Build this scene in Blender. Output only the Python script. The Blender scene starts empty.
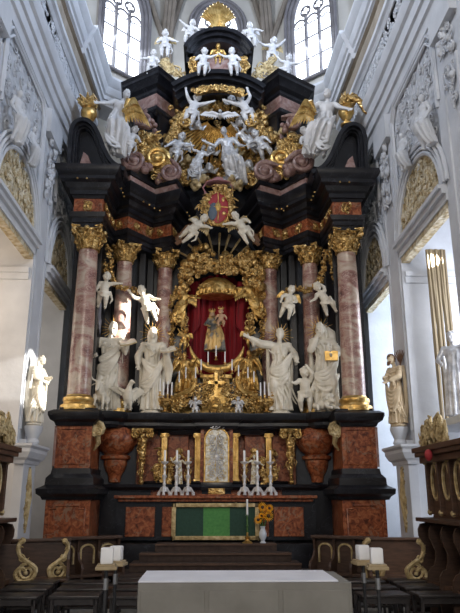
import bpy, math, random
from mathutils import Vector, Matrix, Euler
PI=math.pi
random.seed(7)
S=bpy.context.scene; COL=S.collection
# ---------------------------------------------------------------- camera
F=640.; TH=math.radians(16.4); YAW=math.radians(1.75); CX=-0.14; CZ=1.75
_ct,_st,_cy,_sy=math.cos(TH),math.sin(TH),math.cos(YAW),math.sin(YAW)
_f=(_sy*_ct,_cy*_ct,_st); _r=(_cy,-_sy,0); _u=(-_sy*_st,-_cy*_st,_ct)
def at(px,py,Y):
    a=(px-230)/F; b=(306.5-py)/F
    d=[_f[i]+a*_r[i]+b*_u[i] for i in range(3)]
    t=Y/d[1]; return Vector((CX+t*d[0],Y,CZ+t*d[2]))
cam=bpy.data.cameras.new('camera'); camo=bpy.data.objects.new('camera',cam); COL.objects.link(camo)
camo.location=(CX,0,CZ); camo.rotation_euler=(PI/2+TH,0,-YAW)
cam.sensor_fit='VERTICAL'; cam.sensor_height=24; cam.lens=24*F/613; cam.clip_end=200
S.camera=camo
# ---------------------------------------------------------------- materials
def nd(nt,t,**k):
    n=nt.nodes.new(t)
    for a,b in k.items(): setattr(n,a,b)
    return n
def mat(name,stops,scale=3,rough=.5,metal=0,bump=0,bscale=20,distort=0,detail=6,veins=None,kind='noise',stretch=None,bkind='noise',spec=.5,coat=0,emis=None,estr=0):
    """stops: list of (pos,(r,g,b)) read through a noise field in object space"""
    m=bpy.data.materials.new(name); m.use_nodes=True; nt=m.node_tree; nt.nodes.clear()
    out=nd(nt,'ShaderNodeOutputMaterial'); b=nd(nt,'ShaderNodeBsdfPrincipled'); nt.links.new(b.outputs[0],out.inputs[0])
    b.inputs['Roughness'].default_value=rough; b.inputs['Metallic'].default_value=metal
    b.inputs['Specular IOR Level'].default_value=spec; b.inputs['Coat Weight'].default_value=coat
    tc=nd(nt,'ShaderNodeTexCoord'); geo=nd(nt,'ShaderNodeNewGeometry')
    mp=nd(nt,'ShaderNodeMapping'); nt.links.new(geo.outputs['Position'],mp.inputs[0])
    if stretch: mp.inputs['Scale'].default_value=stretch
    n=nd(nt,'ShaderNodeTexNoise'); n.inputs['Scale'].default_value=scale; n.inputs['Detail'].default_value=detail; n.inputs['Distortion'].default_value=distort
    nt.links.new(mp.outputs[0],n.inputs['Vector'])
    src=n.outputs['Fac']
    if kind=='voronoi':
        v=nd(nt,'ShaderNodeTexVoronoi'); v.inputs['Scale'].default_value=scale
        mx=nd(nt,'ShaderNodeVectorMath',operation='MULTIPLY_ADD'); mx.inputs[1].default_value=(.35,.35,.35)
        nt.links.new(n.outputs['Color'],mx.inputs[0]); nt.links.new(mp.outputs[0],mx.inputs[2]); nt.links.new(mx.outputs[0],v.inputs['Vector'])
        sp=nd(nt,'ShaderNodeSeparateColor'); nt.links.new(v.outputs['Color'],sp.inputs[0])
        ma=nd(nt,'ShaderNodeMath',operation='MULTIPLY_ADD'); ma.inputs[1].default_value=.55; nt.links.new(sp.outputs[0],ma.inputs[0])
        mb_=nd(nt,'ShaderNodeMath',operation='MULTIPLY'); mb_.inputs[1].default_value=.45; nt.links.new(n.outputs['Fac'],mb_.inputs[0]); nt.links.new(mb_.outputs[0],ma.inputs[2]); src=ma.outputs[0]
    r=nd(nt,'ShaderNodeValToRGB'); nt.links.new(src,r.inputs[0])
    el=r.color_ramp.elements
    while len(el)>1: el.remove(el[-1])
    el[0].position=stops[0][0]; el[0].color=(*stops[0][1],1)
    for p,c in stops[1:]: e=el.new(p); e.color=(*c,1)
    colr=r.outputs[0]
    if veins:
        vs,vc,vw=veins
        w=nd(nt,'ShaderNodeTexNoise'); w.inputs['Scale'].default_value=vs; w.inputs['Detail'].default_value=5; w.inputs['Distortion'].default_value=.8
        nt.links.new(mp.outputs[0],w.inputs['Vector'])
        rr=nd(nt,'ShaderNodeValToRGB'); nt.links.new(w.outputs['Fac'],rr.inputs[0])
        e=rr.color_ramp.elements; e[0].position=.5-vw; e[0].color=(0,0,0,1); e[1].position=.5; e[1].color=(1,1,1,1); q=e.new(.5+vw); q.color=(0,0,0,1)
        mi=nd(nt,'ShaderNodeMix',data_type='RGBA'); nt.links.new(rr.outputs[0],mi.inputs[0]); nt.links.new(colr,mi.inputs[6]); mi.inputs[7].default_value=(*vc,1); colr=mi.outputs[2]
    nt.links.new(colr,b.inputs['Base Color'])
    if bump:
        if bkind=='voronoi':
            w=nd(nt,'ShaderNodeTexVoronoi'); w.feature='SMOOTH_F1'; o='Distance'
        else:
            w=nd(nt,'ShaderNodeTexNoise'); w.inputs['Detail'].default_value=4; o='Fac'
        w.inputs['Scale'].default_value=bscale; nt.links.new(mp.outputs[0],w.inputs['Vector'])
        bp=nd(nt,'ShaderNodeBump'); bp.inputs['Strength'].default_value=bump; bp.inputs['Distance'].default_value=.03
        nt.links.new(w.outputs[o],bp.inputs['Height']); nt.links.new(bp.outputs[0],b.inputs['Normal'])
    if emis: b.inputs['Emission Color'].default_value=(*emis,1); b.inputs['Emission Strength'].default_value=estr
    return m
M={}
M['stucco']=mat('white_stucco',[(.3,(.47,.49,.53)),(.7,(.58,.60,.64))],2,.75,bump=.12,bscale=14)
M['relief']=mat('stucco_relief',[(.3,(.38,.40,.44)),(.7,(.58,.60,.64))],5,.7,bump=1,bscale=13,bkind='voronoi')
M['gilt_relief']=mat('gilt_stucco_relief',[(.35,(.34,.25,.12)),(.5,(.52,.44,.29)),(.66,(.64,.59,.48))],9,.6,bump=1,bscale=16,bkind='voronoi')
M['plaster']=mat('warm_plaster',[(.3,(.56,.52,.47)),(.7,(.66,.62,.57))],.8,.85,bump=.08,bscale=6)
M['grey_stone']=mat('grey_plaster',[(.3,(.38,.36,.33)),(.7,(.50,.48,.44))],.9,.9,bump=.1,bscale=8)
M['rib']=mat('sandstone_rib',[(.3,(.16,.135,.11)),(.7,(.25,.215,.18))],3,.9)
M['tan_stone']=mat('tan_stone',[(.3,(.26,.22,.17)),(.7,(.36,.31,.25))],3,.85,bump=.6,bscale=18)
M['black']=mat('black_marble',[(.35,(.006,.006,.008)),(.6,(.012,.012,.015)),(.78,(.03,.03,.036))],4,.28,spec=.4,veins=(2.2,(.04,.04,.05),.008))
M['red']=mat('red_marble',[(.30,(.07,.018,.009)),(.44,(.19,.050,.020)),(.56,(.31,.092,.036)),(.68,(.38,.155,.070)),(.8,(.17,.12,.085))],11,.36,spec=.3,distort=1.0,detail=10,veins=(2,(.24,.15,.10),.015))
M['col']=mat('pink_marble_shaft',[(.30,(.10,.045,.040)),(.42,(.24,.115,.098)),(.50,(.35,.20,.165)),(.56,(.42,.32,.25)),(.64,(.52,.43,.35)),(.70,(.33,.27,.24)),(.78,(.24,.11,.09))],1.5,.28,distort=1.5,detail=12,stretch=(1,1,1.7),veins=(7,(.48,.36,.30),.03))
M['scroll']=mat('rosy_scroll_marble',[(.3,(.12,.065,.055)),(.5,(.23,.13,.11)),(.7,(.33,.23,.20))],6,.35,distort=1)
M['pink']=mat('pink_marble',[(.3,(.17,.09,.08)),(.5,(.31,.19,.165)),(.7,(.40,.31,.29))],6,.35,distort=1)
M['gold']=mat('gilding',[(.3,(.36,.20,.055)),(.5,(.60,.38,.12)),(.7,(.80,.57,.24))],8,.34,metal=.85,bump=.3,bscale=30)
M['gold_orn']=mat('ornate_gilding',[(.32,(.20,.11,.035)),(.5,(.50,.31,.10)),(.68,(.82,.60,.28))],14,.36,metal=.8,bump=.9,bscale=26,bkind='voronoi')
M['old_gold']=mat('dull_gilding',[(.3,(.28,.20,.09)),(.5,(.50,.38,.19)),(.7,(.66,.55,.34))],10,.5,metal=.35,bump=.6,bscale=24)
M['cream']=mat('cream_statue',[(.3,(.60,.55,.45)),(.7,(.80,.75,.64))],5,.45,bump=.15,bscale=16)
M['white']=mat('white_statue',[(.3,(.52,.52,.53)),(.7,(.70,.70,.71))],5,.42,bump=.1,bscale=16)
M['silver']=mat('silvered_figure',[(.3,(.36,.36,.37)),(.7,(.74,.74,.75))],9,.36,metal=.35,bump=.2,bscale=20)
M['sandfig']=mat('tan_statue',[(.3,(.45,.34,.21)),(.7,(.66,.54,.37))],7,.6,bump=.2,bscale=16)
M['brown']=mat('brown_paint',[(.3,(.10,.045,.018)),(.7,(.20,.10,.05))],7,.6)
M['wood']=mat('dark_wood',[(.3,(.032,.017,.011)),(.7,(.075,.040,.026))],6,.45,stretch=(1,1,6),distort=.6)
M['wood_mid']=mat('brown_wood',[(.3,(.05,.025,.015)),(.7,(.11,.055,.032))],5,.45,stretch=(1,1,5),distort=.6)
M['pale_wood']=mat('pale_wood',[(.3,(.33,.25,.14)),(.7,(.44,.34,.2))],6,.5)
M['stool']=mat('stool_wood',[(.3,(.016,.013,.013)),(.7,(.04,.034,.034))],8,.4)
M['carpet']=mat('brown_carpet',[(.3,(.035,.022,.018)),(.7,(.06,.038,.03))],12,.9,bump=.2,bscale=60)
M['floor']=mat('pale_floor_stone',[(.3,(.42,.40,.37)),(.7,(.56,.54,.50))],1.5,.5)
M['cloth']=mat('white_cloth',[(.3,(.72,.73,.80)),(.7,(.80,.81,.88))],3,.9)
M['altar_stone']=mat('altar_stone',[(.3,(.19,.18,.16)),(.7,(.25,.24,.215))],3,.75,bump=.05)
M['wax']=mat('white_wax',[(.3,(.80,.80,.82)),(.7,(.9,.9,.9))],4,.5)
M['steel']=mat('grey_steel',[(.3,(.4,.4,.4)),(.7,(.55,.55,.55))],6,.35,metal=.9)
M['iron']=mat('dark_iron',[(.3,(.02,.02,.022)),(.7,(.04,.04,.042))],6,.4)
M['drape']=mat('crimson_drapery',[(.3,(.13,.003,.008)),(.6,(.32,.008,.018)),(.8,(.42,.02,.03))],4,.7,stretch=(9,9,.4))
M['red_paint']=mat('red_paint',[(.3,(.30,.02,.03)),(.7,(.42,.04,.05))],6,.5)
M['blue_paint']=mat('slate_blue_paint',[(.3,(.06,.09,.13)),(.7,(.12,.16,.21))],6,.5)
M['rose']=mat('rose_silk',[(.3,(.30,.13,.14)),(.7,(.42,.20,.21))],6,.6)
M['green']=mat('green_silk',[(.3,(.05,.20,.05)),(.7,(.08,.28,.07))],20,.7)
M['dkgreen']=mat('dark_green_silk',[(.3,(.008,.040,.026)),(.7,(.014,.06,.04))],20,.7)
M['leaf']=mat('leaf_green',[(.3,(.03,.09,.02)),(.7,(.07,.16,.04))],20,.6)
M['petal']=mat('sunflower_petal',[(.3,(.95,.38,.01)),(.7,(1,.58,.03))],20,.6)
M['seed']=mat('sunflower_centre',[(.3,(.04,.02,.01)),(.7,(.09,.04,.02))],40,.8)
M['glassy']=mat('pale_glazed_vase',[(.3,(.50,.55,.62)),(.7,(.68,.72,.78))],4,.15)
M['flesh']=mat('painted_flesh',[(.3,(.42,.25,.15)),(.7,(.55,.36,.23))],6,.5)
M['tan_cloth']=mat('ochre_cloth',[(.3,(.12,.085,.045)),(.7,(.26,.20,.11))],4,.6,stretch=(14,14,.5))
M['bright_silver']=mat('polished_silver',[(.3,(.55,.55,.56)),(.7,(.85,.85,.86))],12,.3,metal=.25)
M['bluegold']=mat('painted_gilt_robe',[(.36,(.10,.10,.10)),(.45,(.20,.18,.15)),(.50,(.50,.33,.13)),(.7,(.80,.55,.22))],5,.45,metal=.3,bump=.3,bscale=30)
M['silvergold']=mat('silver_filigree',[(.36,(.50,.36,.14)),(.5,(.68,.63,.50)),(.64,(.80,.80,.76))],16,.42,metal=.15,bump=.7,bscale=34,bkind='voronoi')
M['pane']=mat('daylit_glass',[(.3,(.9,.93,1)),(.7,(1,1,1))],2,.3,emis=(.80,.88,1.0),estr=2.6)
M['lead']=mat('window_stone',[(.3,(.13,.12,.13)),(.7,(.20,.19,.20))],3,.8)
# ---------------------------------------------------------------- mesh builder
class MB:
    def __init__(s): s.v=[]; s.f=[]; s.T=Matrix()
    def add(s,vs,fs):
        o=len(s.v); s.v+= [tuple(s.T@Vector(p)) for p in vs]; s.f+=[tuple(i+o for i in f) for f in fs]; return s
    def box(s,x0,x1,y0,y1,z0,z1):
        return s.add([(x,y,z) for z in (z0,z1) for y in (y0,y1) for x in (x0,x1)],[(0,2,3,1),(4,5,7,6),(0,1,5,4),(2,6,7,3),(0,4,6,2),(1,3,7,5)])
    def prism(s,pts,a0,a1,axis='y'):
        n=len(pts)
        def q(p,a):
            return {'y':(p[0],a,p[1]),'x':(a,p[0],p[1]),'z':(p[0],p[1],a)}[axis]
        v=[q(p,a0) for p in pts]+[q(p,a1) for p in pts]
        f=[tuple(range(n)),tuple(range(2*n-1,n-1,-1))]+[(i,i+n,(i+1)%n+n,(i+1)%n) for i in range(n)]
        return s.add(v,f)
    def lathe(s,prof,c=(0,0,0),seg=20,sx=1,sy=1,lobes=0,amp=0,rot=0):
        v=[];f=[];n=len(prof)
        for r,z in prof:
            for k in range(seg):
                a=2*PI*k/seg+rot; rr=r*(1+amp*math.cos(lobes*a)) if lobes else r
                v.append((c[0]+rr*math.cos(a)*sx,c[1]+rr*math.sin(a)*sy,c[2]+z))
        for i in range(n-1):
            for k in range(seg):
                k2=(k+1)%seg; f.append((i*seg+k,i*seg+k2,(i+1)*seg+k2,(i+1)*seg+k))
        f.append(tuple(range(seg))[::-1]); f.append(tuple((n-1)*seg+k for k in range(seg)))
        return s.add(v,f)
    def tube(s,P,R,seg=6,flat=1,up=None):
        P=[Vector(p) for p in P]; n=len(P)
        if not hasattr(R,'__len__'): R=[R]*n
        v=[];f=[]; u=None
        for i,p in enumerate(P):
            t=(P[min(i+1,n-1)]-P[max(i-1,0)])
            if t.length<1e-9: t=Vector((0,0,1))
            t.normalize()
            if u is None:
                u=Vector(up) if up else (Vector((0,0,1)) if abs(t.z)<.9 else Vector((1,0,0)))
            elif up: u=Vector(up)
            u=(u-t*u.dot(t)); 
            if u.length<1e-6: u=t.orthogonal()
            u.normalize(); w=t.cross(u)
            for k in range(seg):
                a=2*PI*k/seg; v.append(p+u*(R[i]*flat*math.cos(a))+w*(R[i]*math.sin(a)))
        for i in range(n-1):
            for k in range(seg):
                k2=(k+1)%seg; f.append((i*seg+k,i*seg+k2,(i+1)*seg+k2,(i+1)*seg+k))
        f.append(tuple(range(seg))[::-1]); f.append(tuple((n-1)*seg+k for k in range(seg)))
        return s.add(v,f)
    def ell(s,c,r,rot=None,seg=10,rings=7):
        if not hasattr(r,'__len__'): r=(r,r,r)
        Rm=Euler(rot).to_matrix() if rot else Matrix.Identity(3)
        v=[];f=[]; c=Vector(c)
        v.append(c+Rm@Vector((0,0,-r[2])))
        for i in range(1,rings):
            ph=-PI/2+PI*i/rings
            for k in range(seg):
                a=2*PI*k/seg; v.append(c+Rm@Vector((r[0]*math.cos(ph)*math.cos(a),r[1]*math.cos(ph)*math.sin(a),r[2]*math.sin(ph))))
        v.append(c+Rm@Vector((0,0,r[2]))); L=len(v)-1
        for k in range(seg):
            k2=(k+1)%seg
            f.append((0,1+k2,1+k)); f.append((L,1+(rings-2)*seg+k,1+(rings-2)*seg+k2))
            for i in range(rings-2): f.append((1+i*seg+k,1+i*seg+k2,1+(i+1)*seg+k2,1+(i+1)*seg+k))
        return s.add(v,f)
    def cap(s,a,b,ra,rb,seg=10):   # tapered capsule
        a=Vector(a);b=Vector(b)
        d=b-a; L=d.length
        if L<1e-6: return s.ell(a,ra)
        d=d/L; P=[];R=[]
        for q in (-1,-.8,-.4,0): P.append(a+d*ra*q); R.append(ra*math.sqrt(max(0.0008,1-q*q)))
        for q in (0,.4,.8,1): P.append(b+d*rb*q); R.append(rb*math.sqrt(max(0.0008,1-q*q)))
        return s.tube(P,R,seg)
    def chain(s,P,R,seg=9):
        for i in range(len(P)-1): s.cap(P[i],P[i+1],R[i],R[i+1],seg)
        return s
    def sweep(s,path,prof,closed=False):
        """moulding: prof = closed list of (outward offset, z); path = plan points; outward = right of travel"""
        n=len(path); P=[Vector(p) for p in path]; N=[]
        for i in range(n):
            if closed or 0<i<n-1:
                d1=(P[i]-P[i-1]).normalized(); d2=(P[(i+1)%n]-P[i]).normalized()
            elif i==0: d1=d2=(P[1]-P[0]).normalized()
            else: d1=d2=(P[-1]-P[-2]).normalized()
            n1=Vector((d1.y,-d1.x)); n2=Vector((d2.y,-d2.x)); m=(n1+n2)
            if m.length<1e-5: m=n1
            m.normalize(); c=max(.45,m.dot(n1)); N.append(m/c)
        k=len(prof); v=[];f=[]
        for i in range(n):
            for o,z in prof: q=P[i]+N[i]*o; v.append((q.x,q.y,z))
        for i in range(n if closed else n-1):
            j=(i+1)%n
            for a in range(k): b=(a+1)%k; f.append((i*k+a,j*k+a,j*k+b,i*k+b))
        if not closed: f.append(tuple(range(k))[::-1]); f.append(tuple((n-1)*k+a for a in range(k)))
        return s.add(v,f)
    def spiral(s,c,r,turns=1.5,u=(1,0,0),w=(0,0,1),start=0,tr=None,hand=1,seg=5,n=16,tail=0,core=True):
        c=Vector(c);u=Vector(u);w=Vector(w); tr=tr or r*.16; P=[];R=[]
        if tail:
            a=start; t=(-u*math.sin(a)*hand+w*math.cos(a)*hand)
            P.append(c+(u*math.cos(a)+w*math.sin(a))*r*1.25-t*tail); R.append(tr*.5)
        for i in range(n+1):
            q=i/n; a=start+hand*turns*2*PI*q; rr=r*(1-q*.82); P.append(c+(u*math.cos(a)+w*math.sin(a))*rr); R.append(tr*(1-.45*q))
        s.tube(P,R,seg)
        if core: s.ell(P[-1],tr*1.25,seg=6,rings=5)
        return s
    def build(s,name,m,parent=None,smooth=True,voxel=0,relax=0,bevel=0,loc=None,rot=None,angle=40,shade_angle=None):
        me=bpy.data.meshes.new(name); me.from_pydata([tuple(p) for p in s.v],[],s.f); me.validate(); me.update()
        o=bpy.data.objects.new(name,me); COL.objects.link(o)
        mods=False
        if voxel:
            md=o.modifiers.new('r','REMESH'); md.mode='VOXEL'; md.voxel_size=voxel; md.use_smooth_shade=True; mods=True
            if relax: sm=o.modifiers.new('s','SMOOTH'); sm.factor=.5; sm.iterations=relax
        if bevel:
            bv=o.modifiers.new('b','BEVEL'); bv.width=bevel; bv.segments=2; bv.limit_method='ANGLE'; mods=True
        if mods:
            dg=bpy.context.evaluated_depsgraph_get(); dg.update(); e=o.evaluated_get(dg); nm=bpy.data.meshes.new_from_object(e); o.modifiers.clear(); o.data=nm; bpy.data.meshes.remove(me); me=nm; me.name=name
        me.materials.clear(); me.materials.append(m if not isinstance(m,str) else M[m])
        if smooth:
            me.polygons.foreach_set('use_smooth',[True]*len(me.polygons))
            if not voxel:
                try: me.set_sharp_from_angle(angle=math.radians(angle))
                except Exception: pass
        else: me.polygons.foreach_set('use_smooth',[False]*len(me.polygons))
        if parent: o.parent=parent
        if loc is not None: o.location=loc
        if rot is not None: o.rotation_euler=rot
        return o
def tag(o,label,cat,group=None,kind=None):
    o['label']=label; o['category']=cat
    if group: o['group']=group
    if kind: o['kind']=kind
    return o
def struct(o,label=None):
    o['kind']='structure'
    if label: o['label']=label
    return o
def empty(name,loc=(0,0,0),rot=(0,0,0)):
    o=bpy.data.objects.new(name,None); COL.objects.link(o); o.location=loc; o.rotation_euler=rot; o.empty_display_size=.1; return o
def children(o): return [c for c in bpy.data.objects if c.parent==o]
def copy_tree(o,parent=None):
    c=o.copy(); COL.objects.link(c)
    if parent: c.parent=parent
    for ch in children(o): copy_tree(ch,c)
    return c
def mir(path): # mirror a plan path in x keeping left-to-right order
    return [(-x,y) for x,y in reversed(path)]
RND=random.Random(11)
def scrolls(mb,pts,u=(1,0,0),w=(0,0,1),nrm=(0,-1,0),r=(.05,.1),n=40,jit=.05,depth=.03,leaf=True,thin=.2):
    """carved scrollwork scattered along a list of points (each a centre), raised along nrm"""
    u=Vector(u);w=Vector(w);nrm=Vector(nrm)
    for k in range(n):
        p=Vector(RND.choice(pts))+u*RND.uniform(-jit,jit)+w*RND.uniform(-jit,jit)+nrm*RND.uniform(0,depth)
        rr=RND.uniform(*r)
        if RND.random()<.6 or not leaf:
            mb.spiral(p,rr,RND.uniform(.9,1.5),u,w,RND.uniform(0,6.3),rr*thin,RND.choice((-1,1)),5,12,tail=rr*.8)
        else:
            a=RND.uniform(0,6.3); d=u*math.cos(a)+w*math.sin(a); q=u*-math.sin(a)+w*math.cos(a)
            mb.tube([p-d*rr,p-d*rr*.4+nrm*rr*.25,p+d*rr*.4+q*rr*.15+nrm*rr*.3,p+d*rr+q*rr*.5],[rr*.1,rr*.34,rr*.28,rr*.04],5,.5,up=nrm)
    return mb
def seg_pts(a,b,n): a=Vector(a);b=Vector(b); return [a.lerp(b,i/(n-1)) for i in range(n)]
# ================================================================= SHELL
struct(MB().box(-7,7,-3,21,-.3,0).build('floor','floor',smooth=False))
WX=3.6
def arch_outline(yc,hw,zl,zs,n=16):   # semicircular/stilted arch polygon above lintel: (y,z)
    return [(yc-hw,zl)]+[(yc-hw*math.cos(PI*i/n),zs+hw*math.sin(PI*i/n)) for i in range(n+1)]+[(yc+hw,zl)]
BAYS=[(10.45,1.30,6.45,1.0),(13.75,1.05,6.3,.9)]   # centre y, half width of opening, lintel z, stilt
for sgn,side in ((-1,'left'),(1,'right')):
    X=lambda d: sgn*(WX+d)      # d>0 = away from the nave
    def xbox(mb,d0,d1,y0,y1,z0,z1):
        a,b=sorted((X(d0),X(d1))); return mb.box(a,b,y0,y1,z0,z1)
    w=MB()
    # pilaster piers, spandrel wall above the openings, wall beyond
    xbox(w,0,.9,11.77,12.7,0,8.9); xbox(w,0,.9,8.1,9.18,0,8.9); xbox(w,.05,.9,14.8,19,0,8.9)
    for yc,hw,zl,st in BAYS:
        xbox(w,.06,.18,yc-hw,yc+hw,zl,8.9)
    xbox(w,.03,.9,2,19,8.9,9.6); xbox(w,.0,.9,-2,8.1,0,12)
    xbox(w,.0,.9,-2,12.6,9.6,12); 
    wall=struct(w.build('wall_%s'%side,'stucco',smooth=False))
    # niche: back and jambs of the bays
    nb=MB(); xbox(nb,2.6,2.8,-2,19,0,7.5); xbox(nb,.9,2.6,11.77,12.6,0,7.5); xbox(nb,.9,2.6,15.0,15.3,0,7.5); xbox(nb,.1,2.8,8.0,19,7.2,7.5)
    struct(nb.build('wall_niche_%s'%side,'plaster' if sgn<0 else 'stucco',smooth=False))
    # jamb cornice strips inside openings
    jc=MB()
    for yj in (11.77,15.0):
        xbox(jc,.05,2.6,yj-.08,yj,5.85,5.95); xbox(jc,.05,2.6,yj-.04,yj,5.72,5.85)
    struct(jc.build('trim_1','stucco',smooth=False))
    # archivolts + lintels
    mo=MB(); ty=MB(); ri=MB(); 
    for bi,(yc,hw,zl,st) in enumerate(BAYS):
        zs=zl+.12
        rad=1.17 if bi==0 else .93
        for k,(dr,tk,pr) in enumerate(((0,.07,.06),(.10,.05,.11),(.19,.05,.15),(.27,.06,.08))):
            P=[(X(-pr*.4),yc-(rad+dr)*math.cos(PI*i/20),zs-.05+(rad+dr)*(.95 if bi==0 else 1.2)*math.sin(PI*i/20)) for i in range(21)]
            mo.tube(P,tk*.62,6)
        for z0,z1,pr in ((-.10,-.02,.10),(-.02,.05,.16),(.05,.13,.08),(-.22,-.10,.03)):
            xbox(mo,-pr,.1,yc-hw-.02,yc+hw+.02,zl+z0,zl+z1)
        po=[(yc-rad*math.cos(PI*i/20),zs-.05+rad*(.95 if bi==0 else 1.2)*math.sin(PI*i/20)) for i in range(21)]
        ty.prism(po,X(.02),X(.1),'x')
        for j in range(170 if bi==0 else 130):
            y=RND.uniform(yc-rad,yc+rad); zz=(rad*rad-(y-yc)**2)**.5*(.95 if bi==0 else 1.2)*RND.random(); rr=RND.uniform(.04,.09)
            ri.spiral((X(.0),y,zs+zz),rr,1.2,(0,1,0),(0,0,1),RND.uniform(0,6),rr*.26,RND.choice((-1,1)),5,9,tail=rr)
        # pale gold soffit board below the lintel
    struct(mo.build('trim_%d'%(2 if sgn<0 else 3),'stucco'))
    struct(ty.build('trim_4','gilt_relief',smooth=False)); struct(ri.build('trim_5','gilt_relief'))
    so=MB()
    for bi,(yc,hw,zl,st) in enumerate(BAYS): xbox(so,.0,.16,yc-hw,yc+hw,zl-.32,zl-.2)
    struct(so.build('trim_6','gilt_relief',smooth=False))
    # pilaster strips and panel frames
    pf=MB()
    for y0,y1 in ((11.86,11.92),(12.55,12.61),(8.2,8.26),(8.78,8.84)):
        xbox(pf,-.03,.02,y0,y1,2.9,8.3)
    for y0,y1 in ((9.05,11.65),(12.85,14.85)):
        za=7.75 if y0<10 else 7.6
        # stepped upper panel frame with clipped corners
        pts=[(y0,8.0),(y0,9.2),(y0+.25,9.45),(y1-.25,9.45),(y1,9.2),(y1,6.9)]
        for off,pr in ((0,.07),(.09,.05)):
            pf.tube([(X(-pr*.3),y+(off if y<(y0+y1)/2 else -off),z-off) for y,z in pts],.035,5)
    xbox(pf,-.12,.1,11.75,12.72,8.95,9.5); xbox(pf,-.12,.1,8.05,8.95,8.95,9.5)
    struct(pf.build('trim_7','stucco'))
    # relief fields
    rf=MB()
    for y0,y1,z0,z1 in ((9.1,11.6,7.3,9.4),(12.9,14.8,7.2,9.4)):
        xbox(rf,.025,.07,y0,y1,z0,z1)
        for j in range(95):
            y=RND.uniform(y0+.05,y1-.05); z=RND.uniform(z0+.2,z1-.1)
            rr=RND.uniform(.05,.13); rf.spiral((X(.01),y,z),rr,1.1,(0,1,0),(0,0,1),RND.uniform(0,6),rr*.17,RND.choice((-1,1)),5,10,tail=rr)
    # pilaster capital drops
    for yc in (12.25,8.5):
        for j in range(34):
            y=yc+RND.uniform(-.25,.25); z=8.3+RND.uniform(-.75,.75); rr=RND.uniform(.05,.11)
            rf.spiral((X(-.05),y,z),rr,1.2,(0,1,0),(0,0,1),RND.uniform(0,6),rr*.28,RND.choice((-1,1)),5,10,tail=rr)
            if j%3==0: rf.ell((X(-.06),y,z),(.05,.06,.07))
    struct(rf.build('trim_8','relief'))
    # great entablature: architrave mouldings, carved frieze, crown; bends inward towards the apse
    a,b=(-2,12.2),(15.9,12.2)
    path=[(-WX,15.9+.0),(-WX,12.2),(-WX,-2)] if 0 else None
    L=[(-3.62,-2.0),(-3.62,12.0),(-3.50,15.8)]
    def flip(p): return [(-x,y) for x,y in p]
    def sw(mb,prof,p=L):
        # outward must point to the nave centre: for left wall travelling +y, right hand is +x
        if sgn<0: mb.sweep(p,prof)
        else: mb.sweep(list(reversed(flip(p))),prof)
    e=MB()
    sw(e,[(-.5,9.62),(.0,9.62),(.03,9.8),(.08,9.82),(.08,10.05),(.13,10.07),(.13,10.32),(.19,10.36),(.24,10.50),(.24,10.58),(.04,10.60),(-.5,10.6)])
    sw(e,[(-.5,11.5),(.05,11.5),(.10,11.58),(.16,11.62),(.16,11.74),(-.5,11.76)])
    struct(e.build('trim_9','stucco',angle=20))
    fr=MB(); sw(fr,[(-.5,10.58),(.02,10.58),(.02,11.52),(-.5,11.52)])
    for j in range(230):
        y=RND.uniform(8.5,15.6); z=RND.uniform(10.7,11.42); xx=-3.6 if y<12 else -3.6+.12*(y-12)/3.8
        rr=RND.uniform(.06,.14); fr.spiral((sgn*-1*xx if sgn>0 else xx,y,z),rr,1.2,(0,1,0),(0,0,1),RND.uniform(0,6),rr*.25,RND.choice((-1,1)),5,9,tail=rr)
    struct(fr.build('trim_10','relief'))
    tn=MB(); sw(tn,[(-.5,11.74),(.14,11.74),(.18,11.95),(.14,12.1),(.22,12.14),(-.5,12.16)]); struct(tn.build('trim_11','tan_stone'))
    cr=MB()
    for y0,y1,add in ((-2,13.4,.0),(13.4,15.6,.12)):
        def px(y): return -3.62 if y<=12 else -3.62+.12*(y-12)/3.8
        pp=[(px(y0),y0)]+([(px(12),12)] if y0<12<y1 else [])+[(px(y1),y1)]
        if y0>12: pp.append((px(y1)+.6,y1+.5))
        sw(cr,[(-.5,12.14),(.16,12.14),(.18,12.28),(.23,12.30),(.23,12.42),(.28,12.46),(.33,12.60),(.33,12.66),(.38,12.72),(.44,12.88),(.44,12.95),(-.5,13.0)],[(x+add,y) for x,y in pp])
    struct(cr.build('trim_12','stucco',angle=20))
    # corbelled pedestal under the wall statue
    pd=MB(); 
    xbox(pd,-.18,.0,11.72,12.5,0,2.3); struct(pd.build('trim_13','stucco',smooth=False,bevel=.01))
    pc=MB(); pp=[(-WX,11.6),(-WX+.22,11.6),(-WX+.22,12.62),(-WX,12.62)]
    if sgn<0: pc.sweep([(-WX,12.62),(-WX+.2,12.62),(-WX+.2,11.65),(-WX,11.65)][::-1],[(-.2,2.28),(.0,2.28),(.02,2.34),(.07,2.38),(.12,2.48),(.12,2.54),(.16,2.58),(.16,2.62),(-.2,2.64)])
    else: pc.sweep(flip([(-WX,12.62),(-WX+.2,12.62),(-WX+.2,11.65),(-WX,11.65)]),[(-.2,2.28),(.0,2.28),(.02,2.34),(.07,2.38),(.12,2.48),(.12,2.54),(.16,2.58),(.16,2.62),(-.2,2.64)])
    xbox(pc,-.12,.0,11.9,12.35,2.62,2.72)
    struct(pc.build('trim_14','stucco',angle=20))
    cb=MB(); cb.lathe([(.02,2.5),(.10,2.62),(.13,2.68),(.10,2.74),(.15,2.86),(.17,2.92),(.17,2.97),(.02,2.98)],(X(-.19),12.1,0),14)
    for j in range(7): cb.box(X(-.1)-.1,X(-.1)+.1,12.0,12.22,2.62+j*.01,2.63+j*.01) if 0 else None
    tag(cb.build('statue_console','stucco'),'white moulded console under the %s wall statue'%side,'console')
    # gilded drop ornament on the pedestal
    go=MB(); xs=X(-.19)
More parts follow.
